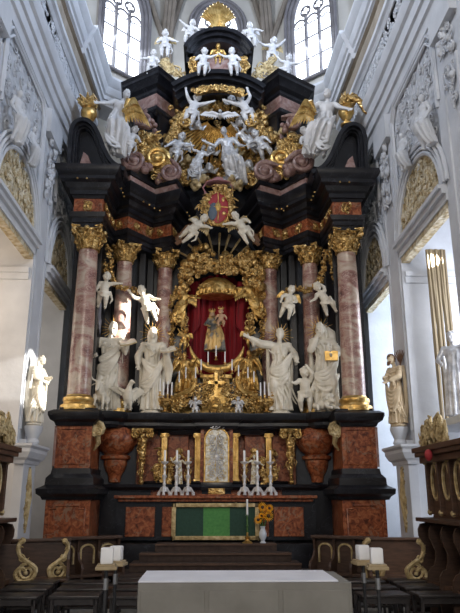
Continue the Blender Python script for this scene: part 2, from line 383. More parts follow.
    for j in range(40):
        z=1.2+j*.025; hw=.15*math.sin(PI*(j+1)/42)
        rr=.05+RND.random()*.03; go.spiral((xs,12.1+RND.uniform(-hw,hw)*.6,z),rr,1.2,(0,1,0),(0,0,1),RND.uniform(0,6),rr*.3,RND.choice((-1,1)),5,9)
    go.tube([(xs,12.1,1.1),(xs,12.1,1.7),(xs,12.1,2.2)],[.02,.08,.03],6)
    tag(go.build('carved_drop_ornament','brown' if 0 else 'old_gold'),'dull gilt carved hanging ornament on the white %s wall pedestal'%side,'ornament')
# ---------------- apse, windows and vault
def window(n,c,d,w,z0,z1,zt,lights):
    """c: bottom centre in plan, d: unit direction along wall; pointed window, stone mullions, daylit panes"""
    c=Vector((c[0],c[1],0)); d=Vector((d[0],d[1],0)); nn=Vector((-d.y,d.x,0))
    if nn.y<0: nn=-nn
    T=Matrix(((d.x,nn.x,0,c.x),(d.y,nn.y,0,c.y),(0,0,1,0),(0,0,0,1)))
    g=MB(); g.T=T
    pts=[(-w/2,z0),(w/2,z0),(w/2,z1)]
    for i in range(1,9): a=i/9; pts.append((w/2-(w/2)*(1-math.cos(a*PI/2))*1.0,z1+(zt-z1)*math.sin(a*PI/2)))
    pts.append((0,zt))
    for i in range(8,0,-1): a=i/9; pts.append((-w/2+(w/2)*(1-math.cos(a*PI/2)),z1+(zt-z1)*math.sin(a*PI/2)))
    pts.append((-w/2,z1))
    g.prism(pts,.12,.14); win=g.build('window_%d'%n,'pane',smooth=False); struct(win)
    f=MB(); f.T=T
    per=pts+[pts[0]]
    f.tube([(x,0.02,z) for x,z in per],.075,6); f.tube([(x*1.12,-.06,z+(.08 if z>z0 else -.08)) for x,z in per],.06,6); f.tube([(x*1.26,-.12,z+(.16 if z>z0 else -.12)) for x,z in per],.06,6)
    for k in range(1,lights):
        x=-w/2+w*k/lights; f.box(x-.028,x+.028,.0,.12,z0,z1+(.3 if lights>1 else 0))
    zz=z0+.78
    while zz<z1: f.box(-w/2,w/2,.06,.1,zz-.015,zz+.015); zz+=.78
    lw=w/lights
    for k in range(lights):   # trefoil light heads and tracery
        x=-w/2+lw*(k+.5)
        P=[(x-lw/2*math.cos(PI*i/8),.06,z1-.1+lw*.55*math.sin(PI*i/8)) for i in range(9)]
        f.tube(P,.035,5)
        for sx in (-1,1): f.spiral((x+sx*lw*.26,.06,z1-.06),lw*.2,.7,(1,0,0),(0,0,1),0 if sx<0 else PI,.022,sx,5,8,core=False)
    for k in range(lights-1):
        x=-w/2+lw*(k+1)
        f.tube([(x+lw*.36*math.cos(2*PI*i/12),.06,z1+lw*.85+lw*.36*math.sin(2*PI*i/12)) for i in range(13)],.035,5)
        for q in range(4): f.ell((x+lw*.27*math.cos(q*PI/2+.78),.06,z1+lw*.85+lw*.27*math.sin(q*PI/2+.78)),.045,seg=6,rings=5)
    f.build('window_frame','lead',win)
    return win
def wall_with_hole(name,p0,p1,z0,z1,cx,w,h0,h1,ht,m='grey_stone'):
    p0=Vector((*p0,0));p1=Vector((*p1,0)); L=(p1-p0).length; d=(p1-p0)/L; nn=Vector((-d.y,d.x,0))
    if nn.y<0: nn=-nn
    T=Matrix(((d.x,nn.x,0,p0.x),(d.y,nn.y,0,p0.y),(0,0,1,0),(0,0,0,1)))
    g=MB(); g.T=T
    g.box(0,cx-w/2,0,.5,z0,z1); g.box(cx+w/2,L,0,.5,z0,z1); g.box(cx-w/2,cx+w/2,0,.5,z0,h0)
    n=9; prev=(cx-w/2,h1)
    for i in range(1,2*n+1):
        if i<=n: a=i/n; q=(cx-w/2+(w/2)*(1-math.cos(a*PI/2)),h1+(ht-h1)*math.sin(a*PI/2))
        else: a=(2*n-i)/n; q=(cx+w/2-(w/2)*(1-math.cos(a*PI/2)),h1+(ht-h1)*math.sin(a*PI/2))
        g.prism([prev,q,(q[0],z1),(prev[0],z1)],0,.5); prev=q
    return struct(g.build(name,m,smooth=False)),d
A0,A1=(-4.35,15.95),(-1.75,18.3)
for sgn,nm,k in ((-1,'left',1),(1,'right',2)):
    p0,p1=(A0,A1) if sgn<0 else ((1.75,18.3),(4.35,15.95))
    dd=Vector((p1[0]-p0[0],p1[1]-p0[1])).normalized()
    c=Vector((-3.02 if sgn<0 else 3.02,17.17))
    L0=(c-Vector(p0)).length
    wall_with_hole('wall_apse_%s'%nm,p0,p1,0,22,L0,1.5,14.40,16.6,17.9)
    window(k,(c.x,c.y),dd,1.5,14.40,16.6,17.9,3)
wall_with_hole('wall_back',(-1.9,18.3),(1.9,18.3),0,22,1.9,1.5,14.0,16.9,18.0)
window(3,(0,18.3),(1,0),1.5,14.0,16.9,18.0,3)
# ribs / shafts in the apse corners and vault
rb=MB()
for sx in (-1,1):
    for dx in (0,.13,-.13):
        rb.tube([(sx*(1.72+dx),18.22,10),(sx*(1.72+dx),18.22,16.4),(sx*(1.5+dx),17.6,18.6),(sx*(.8+dx*.6),16,20.6),(sx*.1,14.2,21.4)],.075,8)
    rb.tube([(sx*1.72,18.2,16.2),(sx*1.25,18.15,18.1),(sx*.6,18.1,19.0),(0,18.1,19.4)],.09,8)
    rb.tube([(sx*1.75,18.2,16.2),(sx*2.6,17.4,18.6),(sx*3.6,16.4,19.4)],.09,8)
    rb.tube([(sx*4.2,15.9,13),(sx*4.2,15.9,16.4),(sx*3.6,15.6,18.8),(sx*2,14.8,20.8),(sx*.1,14.2,21.4)],.11,8)
struct(rb.build('trim_15','rib'))
vt=MB(); n=14
V=[];Fc=[]
for i in range(n+1):
    for j in range(n+1):
        x=-4.4+8.8*i/n; y=13.6+5*j/n; z=21.6-2.6*(abs(x)/4.4)**2.0-2.2*((y-13.6)/5)**2
        V.append((x,y,z+.15))
for i in range(n):
    for j in range(n): Fc.append((i*(n+1)+j,i*(n+1)+j+1,(i+1)*(n+1)+j+1,(i+1)*(n+1)+j))
vt.add(V,Fc); vt.add([(x,y,z+.3) for x,y,z in V],Fc)
struct(vt.build('ceiling','grey_stone'))
# ================================================================= RETABLE ARCHITECTURE
SD=((-1,'left'),(1,'right'))
# ---- column
def capital_mesh():
    g=MB()
    g.lathe([(.225,0),(.25,.02),(.25,.05),(.22,.07),(.225,.2),(.26,.38),(.31,.46),(.2,.47)],seg=20)
    for row,(zb,zt,n,rb,out,w) in enumerate(((.06,.24,8,.225,.11,.085),(.18,.38,8,.235,.14,.085))):
        for k in range(n):
            a=2*PI*(k+.5*row)/n; d=Vector((math.cos(a),math.sin(a),0)); t=Vector((-d.y,d.x,0))
            h=zt-zb
            P=[d*rb+Vector((0,0,zb)),d*(rb+.02)+Vector((0,0,zb+h*.45)),d*(rb+.05)+Vector((0,0,zb+h*.85)),d*(rb+out*.8)+Vector((0,0,zt)),d*(rb+out)+Vector((0,0,zt-.045))]
            g.tube(P,[w*.75,w*.95,w*.8,w*.55,w*.2],6,.35,up=d)
            for s2 in (-1,1): g.tube([P[1]+t*s2*w*.7,P[2]+t*s2*w*1.0+d*.03],[.028,.012],5)
    for k in range(4):
        a=PI/4+k*PI/2; d=Vector((math.cos(a),math.sin(a),0)); t=Vector((-d.y,d.x,0))
        g.tube([d*.25+Vector((0,0,.26)),d*.33+Vector((0,0,.36)),d*.42+Vector((0,0,.43))],[.02,.03,.035],6)
        g.spiral(d*.385+Vector((0,0,.385)),.075,1.6,d,(0,0,1),PI*.5,.026,-1,6,14)
        d2=Vector((math.cos(a-PI/4),math.sin(a-PI/4),0)); 
        g.ell(d2*.335+Vector((0,0,.44)),(.06,.06,.06),seg=8,rings=6)
        g.spiral(d2*.3+Vector((-d2.y,d2.x,0))*.06+Vector((0,0,.35)),.045,1.3,Vector((-d2.y,d2.x,0)),(0,0,1),PI,.016,1,5,10)
        g.spiral(d2*.3-Vector((-d2.y,d2.x,0))*.06+Vector((0,0,.35)),.045,1.3,Vector((-d2.y,d2.x,0)),(0,0,1),0,.016,-1,5,10)
    # concave abacus
    pts=[]
    for k in range(4):
        a0=PI/4+k*PI/2; a1=a0+PI/2; c0=Vector((math.cos(a0),math.sin(a0)))*.46; c1=Vector((math.cos(a1),math.sin(a1)))*.46; m=Vector((math.cos((a0+a1)/2),math.sin((a0+a1)/2)))
        for i in range(6):
            q=i/6; pts.append(tuple(c0.lerp(c1,q)-m*.05*math.sin(PI*q)))
    g.prism(pts,.455,.5,'z'); g.prism([(x*1.06,y*1.06) for x,y in pts],.49,.52,'z')
    return g
def make_column(name,r,zb,zt,rot):
    root=empty(name)
    b=MB(); b.box(-r*1.42,r*1.42,-r*1.42,r*1.42,0,.07) if 0 else b.lathe([(r*1.5,0),(r*1.52,.05),(r*1.5,.1),(r*1.3,.12),(r*1.22,.16),(r*1.32,.2),(r*1.3,.25),(r*1.1,.28),(r*1.05,.31)],seg=28)
    b.build('column_base','gold',root)
    s=MB(); H=zt-zb-.5*cs(r)-.30; s.lathe([(r*1.03,0),(r,.05)]+[(r*(1-.15*(i/10)**1.6),.05+(H-.08)*i/10) for i in range(1,11)]+[(r*.9,H)],(0,0,.30),28); s.build('shaft','col',root)
    c=capital_mesh(); k=cs(r); o=c.build('capital','gold_orn',root); o.location=(0,0,zt-zb-.52*k); o.scale=(k,k,k*1.0); o.rotation_euler=(0,0,rot)
    return root
def cs(r): return r*.93/.225
cols=[]
CP=[(-2.82,13.1,.238,3.38,7.33,0.0,'outermost left pink marble column, beside the left wall'),
    (-2.15,14.0,.205,3.42,7.33,.5,'second pink marble column from the left, behind the long-robed saint with the ox'),
    (-1.25,14.5,.205,3.42,7.36,.25,'pink marble column just left of the red draped niche'),
    (1.25,14.5,.205,3.42,7.36,-.25,'pink marble column just right of the red draped niche'),
    (2.15,14.0,.205,3.42,7.33,-.5,'second pink marble column from the right, behind the saint with the lion'),
    (2.82,13.1,.238,3.38,7.33,0.0,'outermost right pink marble column, beside the right wall')]
for x,y,r,zb,zt,rot,lab in CP:
    c=make_column('marble_column',r,zb,zt,rot); c.location=(x,y,zb); tag(c,lab+', gilded capital and base','column','marble columns of the high altar')
# ---- main body: an Empty that carries backing, entablature, frieze, attic ...
alt=tag(empty('high_altar_retable',(0,14.5,0)),'towering black and red marble baroque high altar retable filling the end of the choir','altarpiece')
def part(mb,name,m,parent=alt,**k):
    o=mb.build(name,m,parent,**k)
    if parent is alt: o.location=(0,-14.5,0)
    return o
LP=[(-3.12,15.2),(-3.12,12.80),(-2.52,12.80),(-2.50,13.45),(-2.44,13.92),(-2.08,13.68),(-1.74,14.14),(-1.58,14.36),(-1.12,14.10),(-0.92,14.85)]
LM=[(-2.50,13.45),(-2.44,13.92),(-2.08,13.68),(-1.74,14.14),(-1.58,14.36),(-1.12,14.10),(-0.92,14.85)]
for sgn,side in SD:
    P=LP if sgn<0 else mir(LP); Q=LM if sgn<0 else mir(LM)
    e=MB()
    e.sweep(P,[(-.22,7.28),(.0,7.28),(.0,7.36),(.03,7.38),(.03,7.47),(.07,7.50),(.09,7.60),(-.22,7.62)])
    e.sweep(P,[(-.22,7.93),(.03,7.93),(.06,7.99),(.10,8.0),(.10,8.10),(.16,8.14),(.20,8.24),(.30,8.28),(.30,8.36),(.36,8.42),(.40,8.52),(.40,8.58),(-.22,8.64)])
    # solid core behind the mouldings
    e.prism([(sgn*3.1,15.2),(sgn*3.1,12.95),(sgn*2.6,12.95),(sgn*2.4,14.05),(sgn*2.08,13.85),(sgn*1.6,14.5),(sgn*1.15,14.3),(sgn*.98,15.2)],7.3,8.63,'z')
    part(e,'entablature','black',angle=25)
    f=MB(); f.sweep(P,[(-.2,7.6),(.015,7.6),(.015,7.94),(-.2,7.94)]); fr=part(f,'frieze','red',angle=25)
    o=MB()
    for a,b in zip(P[:-1],P[1:]):
        a=Vector((*a,0));b=Vector((*b,0)); L=(b-a).length
        if L<.25 or L>2: continue
        u=(b-a)/L; nn=Vector((u.y,-u.x,0)); k=max(1,round(L/.42))
        for j in range(k):
            c=a+u*L*(j+.5)/k+nn*.03+Vector((0,0,7.77))
            o=MB(); scrolls(o,[c],u,(0,0,1),nn,(.035,.07),12,.09,.03); o.ell(c+nn*.02,(.05,.05,.06)); o.build('frieze_rosette','gold_orn',fr)
        for j in range(int(L/.2)):
            part(MB().ell(a+u*(j+.5)*.2+nn*.37+Vector((0,0,8.24)),.022,seg=6,rings=4),'gilt_stud','gold')
    # attic with pink band
    p=MB(); p.sweep(Q,[(-.3,8.64),(.16,8.64),(.18,8.86),(-.3,8.88)]); part(p,'attic_band','pink',angle=25)
    a=MB(); a.sweep(Q,[(-.3,8.87),(.22,8.87),(.24,8.95),(.06,9.0),(.06,9.22),(-.3,9.25)]); 
    a.prism([(sgn*2.5,15.6),(sgn*2.5,13.9),(sgn*2.1,13.85),(sgn*1.6,14.5),(sgn*1.15,14.4),(sgn*.95,15.6)],8.6,9.4,'z')
    part(a,'attic','black',angle=25)
    # backing wall panels between the columns
    bw=MB(); bw.sweep([(sgn*3.12,15.2),(sgn*3.12,13.45),(sgn*2.6,13.5),(sgn*2.55,14.3),(sgn*1.75,14.55),(sgn*1.65,14.95),(sgn*.95,15.0),(sgn*.95,15.4)] if 0 else ([(-3.12,15.2),(-3.12,13.45),(-2.6,13.5),(-2.5,14.3),(-1.75,14.55),(-1.65,14.95),(-.75,15.0)] if sgn<0 else mir([(-3.12,15.2),(-3.12,13.45),(-2.6,13.5),(-2.5,14.3),(-1.75,14.55),(-1.65,14.95),(-.75,15.0)])),[(-.15,.9),(0,.9),(0,7.4),(-.15,7.4)])
    for x,y in ((2.5,14.1),(1.78,14.42),(1.62,14.75)):   # slim black pilasters
        bw.box(*sorted((sgn*(x-.07),sgn*(x+.07))),y-.05,y+.3,3.4,7.3)
    for x,y in ((3.2,13.0),): bw.box(*sorted((sgn*3.12,sgn*3.2)),13.4,14.6,2.3,8.6)
    part(bw,'back_panel','black',smooth=False)
    # ledge under the columns
    K=[(-2.52,12.8),(-2.50,13.35),(-2.20,13.35),(-2.05,13.42),(-1.95,13.62),(-1.6,13.62),(-1.15,13.62),(-.85,13.72),(-.42,13.72),(-.42,13.60),(0,13.60)]
    K=K if sgn<0 else mir(K)
    lg=MB(); lg.sweep(K,[(-.6,3.08),(.0,3.08),(.04,3.14),(.04,3.20),(.12,3.26),(.15,3.34),(.15,3.40),(-.6,3.42)]); 
    lg.prism([(sgn*2.55,15),(sgn*2.55,13.5),(sgn*1.9,13.7),(sgn*0,13.8),(0,15)],3.1,3.41,'z')
    part(lg,'ledge','black',angle=25)
    # lower zone: red panels, black framing
    lz=MB(); lz.prism([(sgn*2.55,14.9),(sgn*2.55,13.95),(sgn*1.5,14.15),(0,14.2),(0,14.9)],1.2,3.1,'z'); part(lz,'lower_wall','red',smooth=False)
    lz=MB(); lz.prism([(sgn*2.55,14.5),(sgn*2.55,13.84),(sgn*1.70,14.0),(sgn*1.70,14.5)],1.2,3.1,'z'); part(lz,'black_slab','black',smooth=False)  # black slab over the red wall behind the urn corbel
    rp=MB()
    for x0,x1,y in ((.36,.46,13.93),(.60,1.04,13.99),(1.20,1.62,14.04)):
        rp.box(*sorted((sgn*x0,sgn*x1)),y,y+.3,2.02,3.02)
    rp.box(*sorted((sgn*.30,sgn*1.35)),13.72,14.1,1.74,1.93)
    part(rp,'red_panel','red',smooth=False,bevel=.012)
    bb=MB(); bb.sweep([(-1.5,14.0),(-1.15,13.82),(-.32,13.78)] if sgn<0 else mir([(-1.5,14.0),(-1.15,13.82),(-.32,13.78)]),[(-.3,1.92),(.0,1.92),(.05,1.98),(.0,2.03),(-.3,2.03)])
    part(bb,'lower_moulding','black',angle=25); bb=MB()
    bb.sweep([(-1.25,13.9),(-.32,13.82)] if sgn<0 else mir([(-1.25,13.9),(-.32,13.82)]),[(-.3,2.98),(.0,2.98),(.06,3.06),(.08,3.1),(-.3,3.1)])
    part(bb,'upper_moulding','black',angle=25)
    # gilded pilaster strips
    for x in (.40,1.10):
        g=MB(); y=13.80
        for q in (-.045,-.015,.015,.045): g.tube([(sgn*x+q,y,2.06),(sgn*x+q,y,2.95)],.018,6)
        g.box(sgn*x-.075,sgn*x+.075,y-.02,y+.1,2.0,2.07); g.box(sgn*x-.085,sgn*x+.085,y-.04,y+.1,2.93,3.0)
        for q in (-1,1): g.spiral((sgn*x+q*.06,y-.04,2.95),.04,1.3,tr=.014,start=0,hand=q)
        part(g,'gilded_pilaster','gold')
    # big urn-shaped corbel of red marble under the middle column
    u=MB(); cx,cyy=sgn*2.12,13.85
    u.lathe([(.02,1.98),(.12,2.0),(.13,2.10),(.15,2.16),(.20,2.24),(.24,2.36),(.24,2.44),(.30,2.47),(.31,2.53),(.22,2.56),(.33,2.64),(.42,2.80),(.43,2.93),(.36,3.05),(.34,3.1)],(cx,cyy,0),20,lobes=8,amp=.03)
    part(u,'urn_corbel','red')
    # gilded scroll corbels
    g=MB()
    c=Vector((sgn*1.55,13.62,2.98))
    for q in (-1,1): g.spiral(c+Vector((q*.14,-.03,-.02)),.09,1.5,tr=.03,start=PI/2,hand=-q,tail=0)
    g.tube([c+Vector((-.22,0,.07)),c+Vector((.22,0,.07))],.045,8)
    scrolls(g,seg_pts(c+Vector((0,-.05,-.05)),c+Vector((0,.05,-.75)),8),r=(.04,.08),n=26,jit=.05)
    g.tube([c+Vector((0,0,-.1)),c+Vector((0,.02,-.5)),c+Vector((0,.05,-.95))],[.11,.06,.03],8); g.ell(c+Vector((0,.03,-.98)),.055)
    part(g,'scroll_corbel','gold_orn')
    g=MB(); c=Vector((sgn*2.38,12.95,3.0))
    g.spiral(c,.14,1.8,tr=.045,start=PI/2,hand=sgn,tail=.1); g.spiral(c+Vector((0,-.06,0)),.14,1.8,tr=.045,start=PI/2,hand=sgn)
    g.ell(c,(.1,.09,.1)); g.tube([c+Vector((0,0,-.1)),c+Vector((-sgn*.03,.05,-.26)),c+Vector((sgn*.06,.1,-.4))],[.07,.05,.02],7)
    scrolls(g,[c+Vector((0,-.08,-.05))],r=(.05,.08),n=8)
    part(g,'volute_bracket','old_gold')
    # side foliage next to the gold pilasters
    g=MB(); scrolls(g,seg_pts((sgn*1.24,13.85,2.1),(sgn*1.24,13.85,2.3),4)+seg_pts((sgn*1.22,13.85,2.3),(sgn*1.18,13.85,2.6),3),r=(.04,.1),n=26,jit=.04,thin=.25)
    part(g,'side_foliage','gold_orn')
# ---- outer pedestals
for sgn,side in SD:
    r=tag(empty('column_pedestal',(sgn*2.75,13.3,0)),'tall stacked red marble and black %s pedestal carrying the outermost column'%side,'pedestal','outer pedestals of the altar')
    def pp(mb,n,m,par=r,**k):
        o=mb.build(n,m,par,**k)
        if par is r: o.location=(-sgn*2.75,-13.3,0)
        return o
    x0,x1=sorted((sgn*2.32,sgn*3.28))
    b=MB(); b.box(x0,x1,12.62,13.9,0,.34); b.box(x0+.03,x1-.03,12.66,13.9,.34,.42); pp(b,'plinth_base','black',smooth=False); b=MB()
    b.sweep([(x0,14.0),(x0,12.62),(x1,12.62),(x1,14.0)],[(-.3,1.66),(.0,1.66),(.03,1.72),(.10,1.77),(.11,1.86),(.03,1.90),(-.02,1.93),(-.03,2.06),(-.10,2.14),(-.12,2.24),(-.3,2.26)]) if sgn<0 or 1 else 0
    b.box(x0+.1,x1-.1,12.8,14,1.64,2.24)
    pp(b,'black_moulding','black',angle=25)
    d=MB(); d.box(x0+.06,x1-.06,12.66,13.95,.42,1.68); q=pp(d,'lower_block','red',smooth=False,bevel=.01)
    t=MB(); xm=(x0+x1)/2; 
    t.tube([(xm-.33,12.645,.56),(xm+.33,12.645,.56),(xm+.33,12.645,1.5),(xm+.22,12.645,1.5),(xm+.22,12.645,1.56),(xm-.22,12.645,1.56),(xm-.22,12.645,1.5),(xm-.33,12.645,1.5),(xm-.33,12.645,.56)],.018,5)
    pp(t,'panel_moulding','red',q)
    d=MB(); d.box(xm-.34,xm+.34,12.80,13.9,2.2,3.08); q=pp(d,'upper_block','red',smooth=False,bevel=.01)
    d=MB(); d.tube([(xm-.24,12.79,2.32),(xm+.24,12.79,2.32),(xm+.24,12.79,2.98),(xm-.24,12.79,2.98),(xm-.24,12.79,2.32)],.014,5); pp(d,'panel_moulding','red',q)
    d=MB(); d.sweep([(xm-.36,13.9),(xm-.36,12.76),(xm+.36,12.76),(xm+.36,13.9)],[(-.3,3.05),(.0,3.05),(.03,3.12),(.10,3.16),(.14,3.25),(.14,3.31),(.05,3.36),(-.3,3.38)]); d.box(xm-.34,xm+.34,12.8,13.9,3.06,3.37)
    pp(d,'pedestal_cap','black',angle=25)
    d=MB(); d.box(*sorted((sgn*3.13,sgn*3.2)),12.86,13.8,2.28,3.05); pp(d,'lit_side_panel','pink',smooth=False)  # paler pink slab paints side-window light onto the pedestal's outer face
# black base between pedestals (steps to the mensa zone)
b=MB(); b.box(-2.4,2.4,13.75,14.9,0,1.9); b.sweep([(-2.35,13.75),(-1.45,13.62),(1.45,13.62),(2.35,13.75)],[(-.3,1.84),(.0,1.84),(.05,1.9),(.0,1.96),(-.3,1.96)]); part(b,'base_wall','black',angle=25)
# ---- side scroll pediments
for sgn,side in SD:
    r=tag(empty('scroll_pediment',(sgn*2.8,13,8.62)),'huge black %s volute gable sweeping down over the outermost column'%side,'pediment','black volute gables')
    C=[(-3.30,8.64),(-3.31,9.2),(-3.31,9.50),(-3.25,9.72),(-3.10,9.82),(-2.92,9.80),(-2.76,9.64),(-2.62,9.36),(-2.48,9.02),(-2.30,8.75),(-2.04,8.60)]
    # smooth
    def cr_(P,k=4):
        out=[]
        for i in range(len(P)-1):
            p0=P[max(i-1,0)];p1=P[i];p2=P[i+1];p3=P[min(i+2,len(P)-1)]
            for j in range(k):
                t=j/k; out.append(tuple(.5*((2*p1[a])+(-p0[a]+p2[a])*t+(2*p0[a]-5*p1[a]+4*p2[a]-p3[a])*t*t+(-p0[a]+3*p1[a]-3*p2[a]+p3[a])*t**3) for a in range(len(p1))))
        out.append(tuple(P[-1])); return out
    Cs=[(sgn*-x,z) for x,z in cr_(C)]
    g=MB()
    def band(off0,off1,y0,y1):
        n=len(Cs); A=[];B=[]
        for i,(x,z) in enumerate(Cs):
            x2,z2=Cs[min(i+1,n-1)]; x1,z1=Cs[max(i-1,0)]; t=Vector((x2-x1,z2-z1)).normalized(); nn=Vector((-t.y,t.x))*(1 if sgn<0 else -1)
            A.append((x+nn.x*off0,z+nn.y*off0)); B.append((x+nn.x*off1,z+nn.y*off1))
        for i in range(n-1): g.prism([A[i],A[i+1],B[i+1],B[i]],y0,y1)
    band(.02,-.07,12.62,13.9); band(-.06,-.12,12.72,13.9); band(-.11,-.15,12.80,13.9)
    def pr(mb,n,m,**k):
        o=mb.build(n,m,r,**k); o.location=(-sgn*2.8,-13,-8.62); return o
    pr(g,'volute_band','black',angle=50)
    f=MB(); f.prism([(x,z) for x,z in Cs],12.95,13.8); pr(f,'infill','black',smooth=False)
    w=MB(); w.prism([(sgn*3.12,8.66),(sgn*2.78,8.66),(sgn*2.92,9.02),(sgn*3.03,9.12)],12.85,12.97); pr(w,'wedge_panel','brown' if 0 else 'pink',smooth=False,bevel=.01)
# ---- upper stage
up=tag(empty('upper_gable',(0,14.8,9.3)),'black upper stage of the altar with segmental arches and pink marble bands','gable')
def pu(mb,n,m,par=up,**k):
    o=mb.build(n,m,par,**k)
    if par is up: o.location=(0,-14.8,-9.3)
    return o
b=MB(); b.box(-2.3,2.3,15.5,15.9,8.8,12.0); pu(b,'back_wall','black',smooth=False)
for sgn,side in SD:
    T_=[(.92,15.5),(1.62,14.50),(2.28,14.95),(2.35,15.7)]
    P=[(sgn*x,y) for x,y in T_]; P=P if sgn>0 else P[::-1]
    g=MB()
    g.sweep(P,[(-.3,11.75),(.0,11.75),(.06,11.84),(.06,11.92),(.16,11.98),(.24,12.10),(.30,12.14),(.30,12.22),(.34,12.30),(-.3,12.34)])
    g.sweep(P,[(-.3,11.14),(.0,11.14),(.04,11.2),(.10,11.26),(.10,11.36),(-.3,11.38)])
    g.prism([(sgn*.95,15.6),(sgn*1.62,14.6),(sgn*2.25,15.0),(sgn*2.3,15.8)],8.9,12.33,'z')
    for (xa,ya),(xb,yb),fr in (((.92,15.5),(1.62,14.50),(.60,.95)),((1.62,14.50),(2.28,14.95),(.08,.42)),((1.62,14.50),(2.28,14.95),(.58,.92))):
        u=Vector((xb-xa,yb-ya)); nn=Vector((u.y,-u.x)).normalized()
        q=[Vector((xa,ya))+u*fr[0],Vector((xa,ya))+u*fr[1]]
        g.prism([(sgn*q[0].x,q[0].y),(sgn*q[1].x,q[1].y),(sgn*(q[1]+nn*.08).x,(q[1]+nn*.08).y),(sgn*(q[0]+nn*.08).x,(q[0]+nn*.08).y)],9.3,11.2,'z')
    pu(g,'tower','black',angle=25)
    g=MB(); g.sweep(P,[(-.3,11.37),(.05,11.37),(.07,11.74),(-.3,11.76)]); g.sweep(P,[(-.3,10.2),(.03,10.2),(.03,10.75),(-.3,10.76)]); pu(g,'tower_band','pink',angle=25)
def arcband(g,x,zb,zt,th,y0,y1,n=20):
    """segmental arch: half width x, springing zb, crown zt, thickness th"""
    h=zt-zb; R=(x*x+h*h)/(2*h); zc=zt-R; am=math.asin(min(1,x/R))
    o=[(R*math.sin(-am+2*am*i/n),zc+R*math.cos(-am+2*am*i/n)) for i in range(n+1)]
    k=[(p[0]*(R-th)/R,zc+(p[1]-zc)*(R-th)/R) for p in o]
    for i in range(n): g.prism([o[i],o[i+1],k[i+1],k[i]],y0,y1)
g=MB()
arcband(g,1.22,11.80,12.25,.12,14.05,15.8); arcband(g,1.18,11.70,12.15,.12,14.15,15.8); arcband(g,1.14,11.60,12.05,.14,14.3,15.8); arcband(g,1.05,11.48,11.94,.14,14.5,15.8)
# aedicule above
g.box(-.62,-.48,14.4,15.2,12.0,13.1); g.box(.48,.62,14.4,15.2,12.0,13.1); g.box(-.6,.6,14.8,15.3,12.0,13.5)
arcband(g,.92,12.98,13.60,.10,14.1,15.3); arcband(g,.88,12.88,13.50,.10,14.2,15.3); arcband(g,.82,12.78,13.40,.12,14.3,15.3)
for sx in (-1,1): g.box(*sorted((sx*.58,sx*.86)),14.3,15.2,12.6,12.9)
pu(g,'segmental_arch','black',angle=35)
g=MB(); arcband(g,.46,12.5,13.28,.9,14.72,14.82) if 0 else g.prism([(-.46,12.1),(.46,12.1),(.46,12.9)]+[(.46*math.cos(PI*i/10),12.9+.3*math.sin(PI*i/10)) for i in range(1,10)]+[(-.46,12.9)],14.72,14.82); pu(g,'arched_panel','pink',smooth=False)
g=MB(); arcband(g,.62,11.55,11.75,.10,14.02,14.2)
scrolls(g,[(x,14.0,11.65-.3*x*x) for x in [i*.1-.6 for i in range(13)]],r=(.05,.1),n=50,jit=.04,thin=.28)
pu(g,'gold_swag','gold_orn')
# small gold dots on the cornices
g=MB()
for sgn in (-1,1):
    for i in range(12): g.ell((sgn*(1.95+.1*i),12.55+.0*i,8.50),.02,seg=6,rings=4) if 0 else None
# ---- arch over the niche (brown lambrequin moulding) and its dark soffit
g=MB()
for sgn in (-1,1):
    P=[(sgn*x,14.12-.08*math.sin(x*3),z) for x,z in ((.98,7.50),(.85,7.60),(.7,7.80),(.52,7.86),(.36,7.98),(.2,8.15),(.05,8.22))]
    g.tube(P,[.05,.08,.09,.09,.09,.08,.06],8,1.3); g.tube([(p[0],p[1]-.06,p[2]-.1) for p in P],.05,6)
part(g,'arch_moulding','brown')
g=MB(); arcband(g,1.02,7.35,7.95,.35,14.55,15.3); g.box(-1,1,15.05,15.4,6.2,9.3); part(g,'niche_arch','black',smooth=False)
# ---- niche
nz=MB(); nz.box(-.98,.98,15.02,15.1,3.4,7.6); part(nz,'niche_back','black',smooth=False)
def smooth_line(P,k=4): return cr_(P,k)
# ================================================================= FIGURES
ADULT=dict(head=(0,-.01,.925),neck=(0,.0,.835),chest=(0,0,.735),waist=(0,0,.62),pelvis=(0,0,.53),
 shL=(-.105,0,.795),shR=(.105,0,.795),elL=(-.15,.01,.655),elR=(.15,.01,.655),wrL=(-.15,-.06,.53),wrR=(.15,-.06,.53),
 hiL=(-.052,0,.51),hiR=(.052,0,.51),knL=(-.06,-.02,.28),knR=(.06,-.02,.28),anL=(-.06,.01,.045),anR=(.06,.01,.045))
PUTTO=dict(head=(0,-.01,.865),neck=(0,.0,.75),chest=(0,0,.63),waist=(0,-.02,.52),pelvis=(0,0,.43),
 shL=(-.125,0,.68),shR=(.125,0,.68),elL=(-.21,-.02,.56),elR=(.21,-.02,.56),wrL=(-.22,-.11,.46),wrR=(.22,-.11,.46),
 hiL=(-.075,0,.40),hiR=(.075,0,.40),knL=(-.095,-.05,.22),knR=(.095,-.05,.22),anL=(-.09,.0,.04),anR=(.09,.0,.04))
RAD_A=dict(head=(.047,.056,.068),neck=.028,chest=(.098,.066,.085),waist=(.075,.055,.07),pelvis=(.09,.065,.07),ua=(.036,.03),fa=(.029,.02),th=(.058,.042),ca=(.042,.025),hand=1,foot=.075)
RAD_P=dict(head=(.098,.105,.118),neck=.05,chest=(.125,.09,.11),waist=(.115,.10,.10),pelvis=(.125,.10,.10),ua=(.055,.048),fa=(.046,.03),th=(.085,.065),ca=(.062,.036),hand=1.25,foot=.09)
